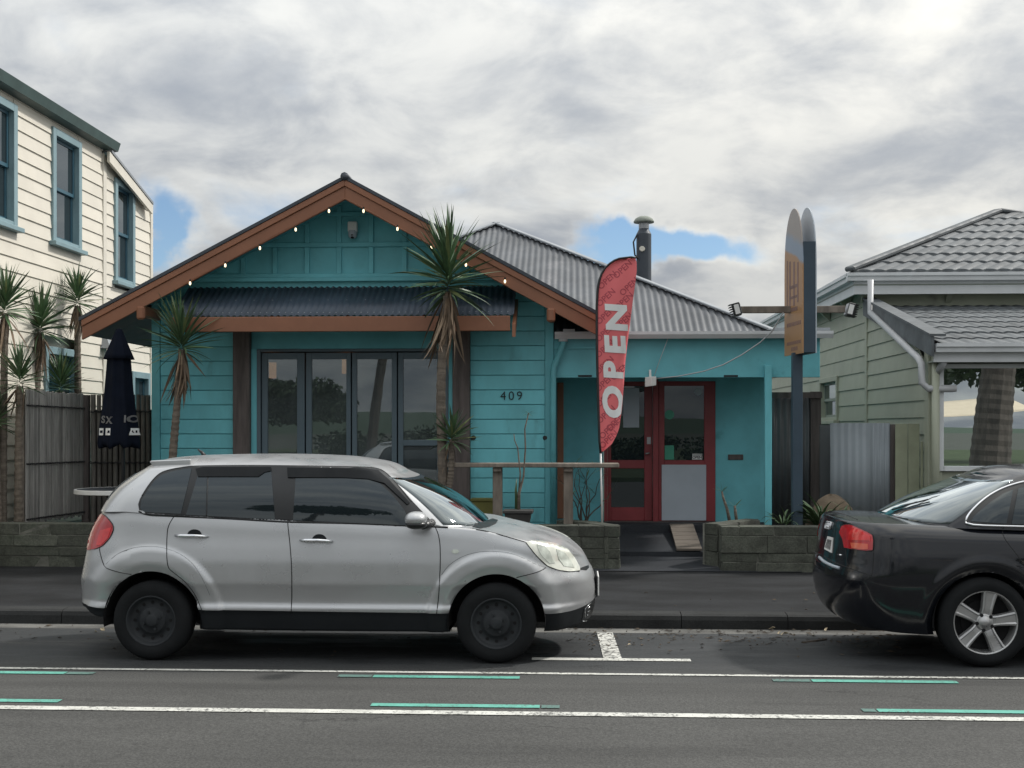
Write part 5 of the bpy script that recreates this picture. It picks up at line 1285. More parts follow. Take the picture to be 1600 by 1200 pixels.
# leaf litter along the gutter
lit_ = MB(); rnd = random.Random(9)
for i in range(420):
    x = rnd.uniform(-5.5, 3.2) if rnd.random() < .35 else rnd.uniform(.0, 2.7); y = 10.62 - abs(rnd.gauss(0, .55)) if rnd.random() < .85 else rnd.uniform(8.5, 13)
    if y < 8.6: continue
    z = (zroad(y) + .006) if y < 10.37 else (GUT + .008 if y < 10.66 else .10)
    a, s = rnd.uniform(0, 6.28), rnd.uniform(.008, .030); s2 = s * rnd.uniform(.2, .5); c, s_ = math.cos(a), math.sin(a); u = rnd.uniform(0, .012)
    lit_.add([(x - s * c, y - s * s_, z), (x + s2 * s_, y - s2 * c, z + u), (x + s * c, y + s * s_, z + u * .5), (x - s2 * s_, y + s2 * c, z + .001)], [(0, 1, 2, 3)])
M['litter'] = mat('leaf_litter', (.06, .045, .03), .9, var=.8, scale=1.5)
meta(lit_.build('leaf_litter', 'litter', kind='stuff', solid=.002), 'dry leaves and bark scraps along the gutter')
lt2 = MB()
for (px, py) in [(1206, 983), (1222, 992), (1290, 985), (985, 1010), (1217, 990), (1228, 991), (160, 985), (150, 988), (1048, 979), (1070, 978)]:
    p = PZ(px, py, GUT + .01); a = rnd.uniform(0, 6.28); s = rnd.uniform(.02, .04); c, s_ = math.cos(a), math.sin(a)
    lt2.add([(p.x - s * c, p.y - s * s_, -.042), (p.x + s * .4 * s_, p.y - s * .4 * c, -.02), (p.x + s * c, p.y + s * s_, -.03), (p.x - s * .4 * s_, p.y + s * .4 * c, -.042)], [(0, 1, 2, 3)])
M['litter_p'] = mat('pale_litter', (.40, .33, .22), .9, var=.3)
meta(lt2.build('pale_litter', 'litter_p', kind='stuff', solid=.002), 'pale dry leaves in the gutter')
tw = [PZ(x, y, -.035) for x, y in ((1254, 1005), (1262, 1003.5), (1275, 1002), (1291, 999))]
meta(MB().tube(tw, [.016, .012, .014, .008], 6).build('twig', 'bark_d'), 'dark fallen branch on the road beside the black sedan', 'twig')

# ================================================================== ACROSS THE ROAD (seen in the panes and the paintwork)
def leafy(name, label, c, rx, rz_, n, s, trunk_pts=None, r0=.2, r1=.1, seed=0, cat='tree', m='foliage', group=None):
    rnd = random.Random(seed); c = Vector(c)
    t = thing(name, label, cat, (c.x, c.y, 0), group)
    mb = MB(); lobes = [(c + Vector((rnd.uniform(-.6, .6) * rx, rnd.uniform(-.5, .5) * rx, rnd.uniform(-.5, .6) * rz_)), rnd.uniform(.4, .7)) for _ in range(12)]
    for i in range(n):
        lc, k = lobes[rnd.randrange(12)]
        d = Vector((rnd.gauss(0, 1), rnd.gauss(0, 1), rnd.gauss(0, 1))).normalized() * (rnd.random() ** .4) * k
        p = lc + Vector((d.x * rx, d.y * rx, d.z * rz_)); a = Vector((rnd.uniform(-1, 1), rnd.uniform(-1, 1), rnd.uniform(-1, 1))).normalized(); b = a.orthogonal().normalized() * s * .5; a *= s
        mb.add([p - a, p + b, p + a, p - b], [(0, 1, 2, 3)])
    mb.build('crown', m, t, fix=False)
    if trunk_pts: trunk(t, trunk_pts, r0, r1, 'bark_d', ring=.25)
    return t
leafy('broadleaf_tree', 'spreading dark tree across the road, mirrored in the glass doors', (-17, -45, 3.2), 3.6, 1.5, 5200, .22, [(-17, -45, 0), (-16.7, -45, 1.4), (-17.2, -45, 2.8)], .25, .15, 1)
leafy('broadleaf_tree', 'wide tree across the road, mirrored in the shop window', (18.5, -28, 4.6), 5.5, 1.6, 5200, .24, [(14.5, -28, 0), (15.2, -28, 2), (17, -28, 4)], .22, .15, 2)
for i, (x, y, w_, h) in enumerate([(-9, -21, 2.2, .8), (-5.5, -20, 2.2, .9), (-2, -21, 2.2, .7), (2.5, -22, 2.4, .8), (7, -22, 2.4, .7)]):
    leafy('hedge_bush', ['round bush furthest along the verge across the road', 'tallest verge bush across the road', 'bush on the verge facing the glass doors', 'bush on the verge facing the red doorway', 'bush on the verge facing the sign post'][i], (x, y, .7), w_, h, 2600, .12, seed=20 + i, cat='bush', group='bushes on the far verge')
pt_ = thing('pine_tree', 'thick dark pine trunk across the road, mirrored in the shop window', 'tree', (12.6, -8.2, 0))
trunk(pt_, [(12.45, -8.2, -.1), (12.6, -8.2, 2), (12.85, -8.2, 4.5), (13.2, -8.2, 9)], .62, .36, 'bark_d', ring=.3)
t2 = leafy('pine_tree', 'leaning slim trunk across the road, mirrored in the glass doors', (-5.4, -9, 9.5), 2.0, 1.2, 2200, .2, [(-6.6, -9, -.1), (-6.35, -9, 2.5), (-5.9, -9, 5.5), (-5.4, -9, 9)], .19, .09, 7)
shd = thing('shade_sail', 'pale tan shade sail stretched across the verge', 'shade sail', (12, -14, 3))
rows = [[(8.6 + 7 * i / 10, -13 - 3 * j / 6, 2.3 + .55 * j / 6 - .25 * math.sin(math.pi * i / 10)) for i in range(11)] for j in range(7)]
MB().grid(rows).build('sail_cloth', 'sail', shd, smooth=True, solid=.004)
for (x, y) in ((8.6, -13), (15.6, -13), (8.6, -16), (15.6, -16)): MB().tube([(x, y, 0), (x, y, 2.9)], .05, 8).build('pole', 'steel', shd)
# ================================================================== CARS
M['silver'] = mat('silver_paint', (.47, .478, .485), .32, metal=.55, var=.03, scale=2, coat=.5, coat_r=.16)
M['black_paint'] = mat('black_paint', (.007, .008, .011), .15, var=.05, coat=.35, spec=.4)
M['car_glass'] = glass_mat('car_glass', trans=False, rough=.02, refl=1.25, base=(.012, .017, .02))
M['screen_glass'] = glass_mat('windscreen_glass', trans=False, rough=.03, refl=3.0, base=(.03, .04, .04))
M['trim_black'] = mat('trim_black', (.010, .011, .012), .35, var=.1)
M['cladding'] = mat('dark_cladding', (.012, .014, .016), .75, spec=.2, var=.15)
M['tyre'] = mat('tyre_rubber', (.012, .013, .014), .9, spec=.2, var=.2, bump=.1)
M['steel_wheel'] = mat('black_steel_wheel', (.026, .029, .032), .6, spec=.25, var=.2)
M['alloy'] = mat('silver_alloy', (.42, .42, .42), .32, metal=.7, var=.06)
M['chrome'] = mat('chrome', (.75, .76, .78), .12, metal=1.0, var=.02)
M['red_lens'] = mat('red_lens', (.42, .012, .018), .12, var=.25, scale=12, coat=.8)
M['red_lens_b'] = mat('bright_red_lens', (.62, .03, .03), .12, var=.2, scale=18, coat=.8)
M['amber_lens'] = mat('amber_lens', (.60, .10, .05), .15, coat=.8)
M['lens_clear'] = mat('headlamp_lens', (.70, .71, .63), .10, var=.14, scale=9, coat=1.0)
M['lens_inner'] = mat('headlamp_inner', (.55, .58, .52), .2, metal=.1, var=.25, scale=14)
M['plate'] = mat('number_plate', (.70, .70, .68), .5)
M['dark_well'] = mat('wheel_well', (.006, .006, .007), .9)

M['crease_grey'] = mat('crease_shade_line', (.09, .095, .10), .6)  # grey line that paints in the shade along the wheel-arch creases
def pchip(xs, ys):
    xs, ys = np.array(xs, float), np.array(ys, float); o = np.argsort(xs); xs, ys = xs[o], ys[o]
    h = np.diff(xs); d = np.diff(ys) / h; m = np.zeros(len(xs)); m[0], m[-1] = d[0], d[-1]
    for i in range(1, len(xs) - 1):
        m[i] = 0 if d[i - 1] * d[i] <= 0 else 2 * d[i - 1] * d[i] / (d[i - 1] + d[i])
    def f(x):
        x = min(max(x, xs[0]), xs[-1]); i = min(max(int(np.searchsorted(xs, x)) - 1, 0), len(h) - 1); t = (x - xs[i]) / h[i]
        return float((2 * t**3 - 3 * t**2 + 1) * ys[i] + (t**3 - 2 * t**2 + t) * h[i] * m[i] + (-2 * t**3 + 3 * t**2) * ys[i + 1] + (t**3 - t**2) * h[i] * m[i + 1])
    return f
def sstep(x, a, b):
    t = min(1, max(0, (x - a) / (b - a))); return t * t * (3 - 2 * t)

def car_shell(c):
    """lower body as a stack of plan outlines, closed by hood and deck; greenhouse as a second stack. World coordinates, nose towards +X."""
    yc, W = c['yc'], c['W']
    NA, NS = 22, c.get('ns', 190)
    cols = [('r', i / NA * math.pi / 2) for i in range(NA, 0, -1)] + [('s', i / NS) for i in range(NS + 1)] + [('f', i / NA * math.pi / 2) for i in range(1, NA + 1)]
    zb, zc, zs, xr, xf, wz, crown_ = c['zb'], c['zc'], c['zs'], c['xr'], c['xf'], c['wz'], c['crown']
    xa, xb, nr, nf = c['xa'], c['xb'], c['nr'], c['nf']
    n1, n2, n3 = 8, 40, 14
    def col_pts(kind, p):
        pts = []
        x0 = xa if kind == 'r' else xb if kind == 'f' else xa + (xb - xa) * p
        xnom = x0
        for k in range(n1 + n2 + 1):
            def zat(x):
                b, m, s = zb(x), zc(x), zs(x)
                return b + (m - b) * k / n1 if k <= n1 else m + (s - m) * (k - n1) / n2
            if kind == 's': x, cf = x0, 1.0
            else:
                e, sg, nn = (xa, -1, nr) if kind == 'r' else (xb, 1, nf)
                sp, cp = math.sin(p) ** (2 / nn), max(0, math.cos(p)) ** (2 / nn)
                z = zat(xr(.5) if kind == 'r' else xf(.5))
                for _ in range(3):
                    ext = abs((xr(z) if kind == 'r' else xf(z)) - e); x = e + sg * ext * sp; z = zat(x)
                cf = cp
            z = zat(x); v = (z - zb(x)) / max(.01, zs(x) - zb(x))
            y = W * wz(z) * cf * c['plan'](x)
            if v > .88: y -= W * c.get('round', .07) * ((v - .88) / .12) ** 2 * cf
            if cf > .5:
                for (wx, wzc, Rw, R2, bump) in c['wheels']:
                    r = math.hypot(x - wx, z - wzc)
                    y += bump * (1 - sstep(r, R2 - .035, R2 + .004)) * cf
                    if r < Rw + .055: y -= .030 * (1 - (max(r, Rw) - Rw) / .055)
                y += c['crease'](x, z) * cf
            pts.append((x, y, z))
        return pts
    C = [col_pts(*q) for q in cols]; nc = len(C)
    rows = []
    # underside row
    rows.append([Vector((p[0][0], yc - p[0][1] * .3, p[0][2])) for p in C])
    for k in range(n1 + n2 + 1): rows.append([Vector((p[k][0], yc - p[k][1], p[k][2])) for p in C])
    top = rows[-1]
    for k in range(1, n3 + 1):
        f = math.cos(math.pi / 2 * k / n3)
        r = []
        for q in top:
            yo = yc - q.y; r.append(Vector((q.x, yc - yo * f, q.z + crown_(q.x) * (1 - f * f) * (max(0, yo) / W) ** 1.5)))
        rows.append(r)
    nr_ = len(rows); V = []; 
    for r in rows: V += r
    # wheel arches: drop faces inside, pull the rim of the cut onto the circle
    def inside(p): 
        return any(math.hypot(p.x - wx, p.z - wc) < Rw for (wx, wc, Rw, _, _) in c['wheels']) and (yc - p.y) > .25 * W and p.z < c['zcut']
    ins = [inside(p) for p in V]
    F_low, F_up = [], []
    for i in range(nr_ - 1):
        for j in range(nc - 1):
            f = (i * nc + j, i * nc + j + 1, (i + 1) * nc + j + 1, (i + 1) * nc + j)
            if all(ins[a] for a in f): continue
            (F_low if i <= n1 else F_up).append(f)
    for f in F_low + F_up:
        for a in f:
            if ins[a]:
                p = V[a]
                wx, wc, Rw = min(((w_[0], w_[1], w_[2]) for w_ in c['wheels']), key=lambda q: math.hypot(p.x - q[0], p.z - q[1]))
                r = max(1e-4, math.hypot(p.x - wx, p.z - wc)); V[a] = Vector((wx + (p.x - wx) * Rw / r, p.y, wc + (p.z - wc) * Rw / r)); ins[a] = False
    # greenhouse
    g = c['gh']; GA, GS = 14, 90; gcols = [('r', i / GA * math.pi / 2) for i in range(GA, 0, -1)] + [('s', i / GS) for i in range(GS + 1)] + [('f', i / GA * math.pi / 2) for i in range(1, GA + 1)]
    G = []; nv, nt = 18, 10
    def loop_pt(kind, p, lv):
        """plan point of the belt loop (lv 0) or roof loop (lv 1)"""
        x0, x1, ar, af, w_ = g['belt'] if lv == 0 else g['roof']
        if kind == 's': return x0 + ar + (x1 - af - x0 - ar) * p, w_
        e, ex, sg = (x0 + ar, ar, -1) if kind == 'r' else (x1 - af, af, 1)
        nn = g['n']; return e + sg * ex * math.sin(p) ** (2 / nn), w_ * max(0, math.cos(p)) ** (2 / nn)
    for iv in range(nv + 1):
        v = iv / nv; r = []
        for (kind, p) in gcols:
            a, b = loop_pt(kind, p, 0), loop_pt(kind, p, 1)
            za, zb2 = g['zbelt'](a[0]), g['zroof'](b[0])
            x = a[0] + (b[0] - a[0]) * v; y = a[1] + (b[1] - a[1]) * v; z = za + (zb2 - za) * v
            bl = math.sin(math.pi * v)
            y += g['bulge'] * bl * (1 if kind == 's' else math.cos(p) ** .5 if math.cos(p) > 0 else 0)
            if kind == 'f': x += g['bf'] * bl * math.sin(p); z += g['bf'] * .8 * bl * math.sin(p)
            if kind == 'r': x -= g['br'] * bl * math.sin(p); z += g['br'] * .5 * bl * math.sin(p)
            r.append(Vector((x, yc - y, z)))
        G.append(r)
    top = G[-1]; xm = (g['roof'][0] + g['roof'][1]) / 2
    for k in range(1, nt + 1):
        f = math.cos(math.pi / 2 * k / nt); r = []
        for q in top:
            yo = yc - q.y; fx = 1
            r.append(Vector((q.x, yc - yo * f, q.z + g['crown'](q.x) * (1 - f * f) * (max(0, yo) / g['roof'][4]) ** 1.2)))
        G.append(r)
    GV = [p for r in G for p in r]; gc = len(gcols)
    GF = [(i * gc + j, i * gc + j + 1, (i + 1) * gc + j + 1, (i + 1) * gc + j) for i in range(len(G) - 1) for j in range(gc - 1)]
    return dict(V=V, low=F_low, up=F_up, GV=GV, GF=GF, G=G, gc=gc, GA=GA, GS=GS, nv=nv)

def mirror_add(mb, V, Fs, yc):
    n0 = len(mb.v); mb.add(V, Fs)
    mb.add([Vector((p.x, 2 * yc - p.y, p.z)) for p in V], [f[::-1] for f in Fs])

class Car:
    def __init__(s, name, label, cfg, paint):
        s.c = cfg; s.yc = cfg['yc']; s.paint = paint
        s.t = thing(name, label, 'car', ((cfg['wheels'][0][0] + cfg['wheels'][1][0]) / 2, s.yc, 0))
        s.sh = car_shell(cfg); sh = s.sh
        used = lambda V, Fs: (lambda idx: ([V[i] for i in idx], [tuple({a: k for k, a in enumerate(idx)}[a] for a in f) for f in Fs]))(sorted({a for f in Fs for a in f})) if len(Fs) < 50 else s.compact(V, Fs)
        for nm, Fs, m in (('body', sh['up'], paint), ('lower_trim', sh['low'], cfg['low_mat'])):
            v, f = s.compact(sh['V'], Fs); mb = MB(); mirror_add(mb, v, f, s.yc)
            o = mb.build(nm, m, s.t, smooth=True, fix=False); s.weld(o)
        mb = MB(); mirror_add(mb, sh['GV'], sh['GF'], s.yc); o = mb.build('roof', paint, s.t, smooth=True, fix=False); s.weld(o)
        allV = [tuple(p) for p in sh['V']] + [tuple(p) for p in sh['GV']]; n = len(sh['V'])
        polys = sh['low'] + sh['up'] + [tuple(a + n for a in f) for f in sh['GF']]
        # the far half too, so that deck, screen and roof can be hit past the centre line
        m_ = len(allV); allV += [(x, 2 * s.yc - y, z) for (x, y, z) in allV]; polys = polys + [tuple(a + m_ for a in f[::-1]) for f in polys]
        s.bvh = BVHTree.FromPolygons(allV, polys)
        s.gbvh = BVHTree.FromPolygons([tuple(p) for p in sh['GV']], sh['GF'])
        s.cam = Vector((0, 0, EYE))
        # dark inner wheel wells
        for (wx, wc, Rw, _, _) in cfg['wheels']:
            for sgn in (-1, 1):
                w2 = MB()
                y0 = s.yc + sgn * (cfg['W'] - .035); y1 = s.yc + sgn * (cfg['W'] - .42); n_ = 40; A = []; B = []
                for i in range(n_ + 1):
                    a = math.radians(-9) + math.radians(198) * i / n_; A.append((wx + (Rw + .004) * math.cos(a), y0, wc + (Rw + .004) * math.sin(a))); B.append((wx + (Rw + .004) * math.cos(a), y1, wc + (Rw + .004) * math.sin(a)))
                w2.grid([A, B]); w2.add(B, [tuple(range(n_ + 1))])
                w2.build('wheel_well', 'dark_well', s.t, fix=False)
    def compact(s, V, Fs):
        idx = sorted({a for f in Fs for a in f}); mp = {a: k for k, a in enumerate(idx)}
        return [V[i] for i in idx], [tuple(mp[a] for a in f) for f in Fs]
    def weld(s, o):
        bm = bmesh.new(); bm.from_mesh(o.data); bmesh.ops.remove_doubles(bm, verts=bm.verts, dist=.0006)
        bmesh.ops.dissolve_degenerate(bm, dist=.0002, edges=bm.edges); bmesh.ops.recalc_face_normals(bm, faces=bm.faces)
        bm.to_mesh(o.data); bm.free(); o.data.shade_smooth()
    def hit(s, px, py, toward=None, up=False):
        for k in range(14):
            d = ray_dir(px, py).normalized(); loc, nor, i, dist = (s.gbvh if up else s.bvh).ray_cast(s.cam, d)
            if loc is not None: return loc, (nor if nor.dot(d) < 0 else -nor)
            if toward is None: break
            px += (toward[0] - px) * .08; py += (toward[1] - py) * .08
        return None
    def patch(s, name, poly, m, off=.004, parent=None, mirror=True, edge=9, thick=.006, label=None, smooth=True):
        """outline in photo pixels laid on the body surface"""
        if len(poly) > 2 and len(poly[0]) == 2: pl = [Vector((a, b, 0)) for a, b in poly]
        cx_ = sum(p.x for p in pl) / len(pl); cy_ = sum(p.y for p in pl) / len(pl)
        bm = bmesh.new(); vs = [bm.verts.new(p) for p in pl]
        for t in tessellate_polygon([pl]):
            try: bm.faces.new([vs[i] for i in t])
            except ValueError: pass
        for _ in range(6):
            lg = [e for e in bm.edges if e.calc_length() > edge]
            if not lg: break
            bmesh.ops.subdivide_edges(bm, edges=lg, cuts=1); bmesh.ops.triangulate(bm, faces=[f for f in bm.faces if len(f.verts) > 3])
        bmesh.ops.beautify_fill(bm, faces=bm.faces, edges=[e for e in bm.edges if not e.is_boundary])
        bm.verts.ensure_lookup_table(); V = []; ok = True
        for v in bm.verts:
            h = s.hit(v.co.x, v.co.y, (cx_, cy_), name in ('window_band', 'side_window', 'rain_visor'))
            if h is None: V.append(None); continue
            V.append(h[0] + h[1] * off)
        Fs = []
        for f in bm.faces:
            ids = [v.index for v in f.verts]
            if any(V[i] is None for i in ids): continue
            a, b, c_ = (V[i] for i in ids[:3])
            if max((a - b).length, (b - c_).length, (a - c_).length) > .35: continue
            nrm = (b - a).cross(c_ - a); ids = ids if nrm.dot(a - s.cam) < 0 else ids[::-1]; Fs.append(tuple(ids))
        bm.free()
        if not Fs: return None
        V = [v if v is not None else Vector((0, 0, 0)) for v in V]; V, Fs = s.compact(V, Fs)
        # front skin, back skin and rim keep their own vertices, so that the rim does not bend the shading of the front
        mb = MB(); mb.add(V, Fs)
        cnt = {}
        for f in Fs:
            for i in range(len(f)):
                a, b = f[i], f[(i + 1) % len(f)]; cnt[(min(a, b), max(a, b))] = cnt.get((min(a, b), max(a, b)), []) + [(a, b)]
        vn = [Vector((0, 0, 0)) for _ in V]
        for f in Fs:
            n_ = (V[f[1]] - V[f[0]]).cross(V[f[2]] - V[f[0]])
            for i in f: vn[i] += n_
        Bk = [p - n_.normalized() * thick if n_.length > 0 else p for p, n_ in zip(V, vn)]
        for k, q in cnt.items():
            if len(q) == 1:
                a, b = q[0]; mb.add([V[b], V[a], Bk[a], Bk[b]], [(0, 1, 2, 3)])
        o = mb.build(name, m, parent or s.t, smooth=smooth, fix=False, label=label)
        if mirror: s.mir(o, parent)
        return o
    def mir(s, o, parent=None):
        """the same part on the far side"""
        me = o.data.copy()
        for v in me.vertices: v.co.y *= -1
        me.flip_normals()
        q = o.copy(); q.data = me; COL.objects.link(q); q.parent = o.parent
        w_ = WL[o.name]; q.location = Vector((w_.x, 2 * s.yc - w_.y, w_.z)) - WL[o.parent.name]; WL[q.name] = Vector((w_.x, 2 * s.yc - w_.y, w_.z))
        return q
    def line(s, name, poly, r=.0035, m='trim_black', off=.0, parent=None, mirror=True, smoothit=True, step=4, n=6):
        pts = []
        ps = [Vector((a, b)) for a, b in poly]
        for k in range(len(ps) - 1):
            L = max(1, int((ps[k + 1] - ps[k]).length / step))
            for i in range(L):
                t = i / L
                if smoothit:
                    p0, p1, p2, p3 = ps[max(k - 1, 0)], ps[k], ps[k + 1], ps[min(k + 2, len(ps) - 1)]
                    pts.append(.5 * ((2 * p1) + (p2 - p0) * t + (2 * p0 - 5 * p1 + 4 * p2 - p3) * t * t + (3 * p1 - p0 - 3 * p2 + p3) * t ** 3))
                else: pts.append(ps[k].lerp(ps[k + 1], t))
        pts.append(ps[-1]); W_ = []
        for p in pts:
            h = s.hit(p.x, p.y)
            if h and (not W_ or (h[0] - W_[-1]).length < .4): W_.append(h[0] + h[1] * off)
        if len(W_) < 2: return None
        o = MB().tube(W_, r, n).build(name, m, parent or s.t, smooth=True)
        if mirror: s.mir(o)
        return o
    def screen(s, name, end, v0, v1, m, keep=.92, off=.004):
        """glass on the front or rear end of the greenhouse"""
        sh = s.sh; G = sh['G']; nc = sh['gc']; js = range(sh['GA'] + sh['GS'], nc) if end == 'f' else range(0, sh['GA'] + 1)
        js = list(js); i0, i1 = int(v0 * sh['nv']), int(v1 * sh['nv']); wmax = None; rows = []
        for i in range(i0, i1 + 1):
            w_ = max(s.yc - G[i][j].y for j in js) * keep; r = []
            for j in js:
                if s.yc - G[i][j].y <= w_: r.append((i, j))
            rows.append(r)
        ln = min(len(r) for r in rows); rows = [r[-ln:] if end == 'f' else r[:ln] for r in rows]
        n_out = Vector((1 if end == 'f' else -1, 0, .8)).normalized() * off
        near = [[G[i][j] + n_out for (i, j) in r] for r in rows]; mb = MB()
        full = [list(r) + [Vector((p.x, 2 * s.yc - p.y, p.z)) for p in (r[::-1] if end == 'f' else r)] if end == 'f' else [Vector((p.x, 2 * s.yc - p.y, p.z)) for p in r[::-1]] + list(r) for r in near]
        return mb.grid(full).build(name, m, s.t, smooth=True, solid=.004)
    def wheels(s, proto_fn):
        first = None
        for (wx, wc, Rw, _, _) in s.c['wheels']:
            for sgn in (-1, 1):
                y = s.yc + sgn * s.c['track']
                if first is None:
                    first = proto_fn(s, wx, y, s.c['zw']); w0 = Vector((wx, y, s.c['zw'])); kids = list(first.children); fl0 = first.location.copy()
                    continue
                o = first.copy(); COL.objects.link(o); o.parent = s.t
                rot = Matrix.Rotation(0 if sgn < 0 else math.pi, 4, 'Z')
                base = Vector((wx, y, s.c['zw'])) - WL[s.t.name]
                rel = WL[first.name] - w0
                o.location = base + (rot @ rel); o.rotation_euler = (0, 0, 0 if sgn < 0 else math.pi)
                for ch in kids:
                    c_ = ch.copy(); COL.objects.link(c_); c_.parent = o

# ---------------------------------------------------------------- silver hatchback
def X9(px, Y=9.2): return xw(px, Y)
W_ = .845; YC_ = 8.72 + W_ - .006
rp = [(985, 150), (968, 130), (945, 124.5), (925, 122.5), (905, 122), (885, 126), (862, 131), (840, 135), (820, 143), (800, 156), (780, 170)]
fp_ = [(995, 880), (988, 905), (978, 921), (962, 928), (945, 931.5), (925, 933), (910, 931), (898, 927), (888, 921), (880, 917), (872, 912)]
xr_ = pchip([zw(y, x, 9.15) for y, x in rp], [xw(x, 9.15) for y, x in rp])
xf_ = pchip([zw(y, x, 9.15) for y, x in fp_], [xw(x, 9.15) for y, x in fp_])
Xs = lambda px: xw(px, 8.75)
Zs = lambda py, px=500: zw(py, px, 8.76)
zs_pts = [(150, 795), (190, 794), (230, 797), (330, 803), (450, 809), (560, 814), (660, 819), (704, 822.5), (745, 826), (785, 835), (822, 844), (858, 853), (885, 863), (905, 874)]
zsf = pchip([Xs(a) for a, b in zs_pts] + [Xs(905) + .14], [zw(b, a, 8.85) for a, b in zs_pts] + [.655])
zbf = pchip([Xs(120), Xs(150), Xs(175), Xs(315), Xs(500), Xs(700), Xs(850), Xs(905), Xs(935)], [.36, .31, .30, .225, .22, .22, .22, .225, .26])
zcf = pchip([Xs(120), Xs(145), Xs(170), Xs(314), Xs(500), Xs(700), Xs(850), Xs(890), Xs(915), Xs(940)], [.385, .378, .372, .372, .366, .358, .350, .352, .37, .40])
wzf = pchip([.2, .30, .345, .385, .42, .53, .552, .575, .70, .80, .90, .97, 1.05], [.93, .955, .965, .985, .962, .985, .994, 1.0, .998, .985, .965, .955, .945])
wr_, wf_ = Xs(237), Xs(775.5)
silver = dict(yc=YC_, W=W_, zb=zbf, zc=zcf, zs=zsf, xr=xr_, xf=xf_, wz=wzf, xa=Xs(205), xb=Xs(800), nr=2.7, nf=2.25,
              crown=lambda x: .045 * sstep(x, Xs(720), Xs(800)) * (1 - .6 * sstep(x, Xs(880), Xs(930))) + .0, plan=lambda x: 1 - .018 * ((x - Xs(480)) / 1.4) ** 2,
              wheels=[(wr_, .295, .356, .545, .022), (wf_, .295, .350, .515, .022)], crease=lambda x, z: 0.0, zcut=.72, round=.02, low_mat='cladding', track=W_ - .105, zw=.288,
              gh=dict(belt=(X9(163), xw(772, 9.55), .28, .62, .792), roof=(xw(239, 9.35), xw(632, 9.55), .16, .20, .625), n=2.5,
                      zbelt=lambda x: zsf(x) - .02 if x < Xs(700) else zsf(Xs(700)) - .02 - .06 * sstep(x, Xs(700), Xs(790)),
                      zroof=pchip([xw(a, 9.0) for a in (238, 300, 420, 520, 585, 640)], [1.392, 1.408, 1.415, 1.405, 1.375, 1.325]), bulge=.028, bf=.05, br=.05,
                      crown=pchip([xw(a, 9.5) for a in (235, 300, 420, 520, 590, 632)], [.062, .075, .078, .075, .066, .05])))
car = Car('hatchback', 'silver five-door hatchback with black steel wheels parked at the kerb', silver, 'silver')
# side glass: one black band, then panes in it
DLO = [(217.5, 797), (216, 788), (219, 779), (228, 765), (238, 751), (248, 741), (260, 735.5), (280, 731), (307, 728.5), (380, 727.5), (445, 728), (520, 729), (562, 730), (590, 732), (606, 741), (625, 761), (645, 784), (666, 806), (681, 822), (700, 826), (560, 820.5), (449, 818.5), (360, 813.5), (271, 809.5), (232, 807), (221, 803)]
band = car.patch('window_band', DLO, 'trim_black', .003)
car.patch('side_window', [(219.5, 795), (221, 782), (231, 766.5), (241, 753), (252, 743), (266, 738), (288, 733.5), (300, 732.5), (283, 803), (240, 801), (226, 800)], 'car_glass', .007)
car.patch('side_window', [(291, 804.5), (309, 744), (320, 744.5), (400, 744.5), (417, 737), (424, 736), (430, 812)], 'car_glass', .007)
car.patch('side_window', [(458, 813), (462, 748), (540, 748), (575, 750), (594, 756), (612, 773), (630, 795), (642, 815), (640, 821)], 'car_glass', .007)
car.patch('side_window', [(650, 820), (655, 806), (670, 818), (690, 822.5)], 'car_glass', .007)
car.line('window_bar', [(325, 746), (323, 807)], .006, off=.006)
car.patch('rain_visor', [(306, 734), (318, 731), (424, 731), (424, 737), (414, 739), (404, 746), (310, 746)], 'cladding', .014)
car.patch('rain_visor', [(449, 732), (560, 733), (590, 737), (608, 752), (640, 787), (636, 789), (600, 756), (575, 749.5), (540, 747.5), (450, 747)], 'cladding', .014)
car.line('belt_moulding', [(217, 799), (232, 804.5), (271, 806.5), (360, 810.5), (449, 815.5), (560, 818), (700, 824)], .007, 'trim_black', .001)
car.line('roof_moulding', [(222, 775), (230, 762), (240, 749), (250, 740), (262, 735), (282, 731), (307, 728.5), (380, 727.5), (445, 728), (520, 729), (562, 730), (588, 732), (604, 740), (623, 760), (643, 784)], .005, 'trim_black', .001)
# seams
SE = [[(443, 728), (446, 770), (449.5, 816), (453, 850), (455.5, 885), (456, 925), (455, 958)],
      [(272, 807), (266, 816), (262, 827), (260.5, 850), (261, 875), (264, 888), (272, 895), (290, 910), (304, 928), (312, 945), (317, 957)],
      [(664, 808), (676, 818), (683, 830), (687, 846), (688, 870), (687, 905), (685, 935), (682, 960)],
      [(155, 853), (157, 866), (163, 884), (172, 890), (190, 895), (209, 898)],
      [(804, 903), (825, 898), (842, 893), (853, 887)],
      [(738, 826), (765, 831), (790, 838), (821, 847)], [(886, 877), (893, 890), (905, 893)]]
for q in SE: car.line('panel_gap', q, .0036)
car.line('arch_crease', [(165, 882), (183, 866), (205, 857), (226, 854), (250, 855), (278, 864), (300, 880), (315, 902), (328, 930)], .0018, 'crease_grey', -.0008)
car.line('arch_crease', [(690, 898), (702, 883), (722, 870), (745, 863), (769, 861.5), (795, 864), (818, 872), (836, 881), (853, 887)], .0018, 'crease_grey', -.0008)
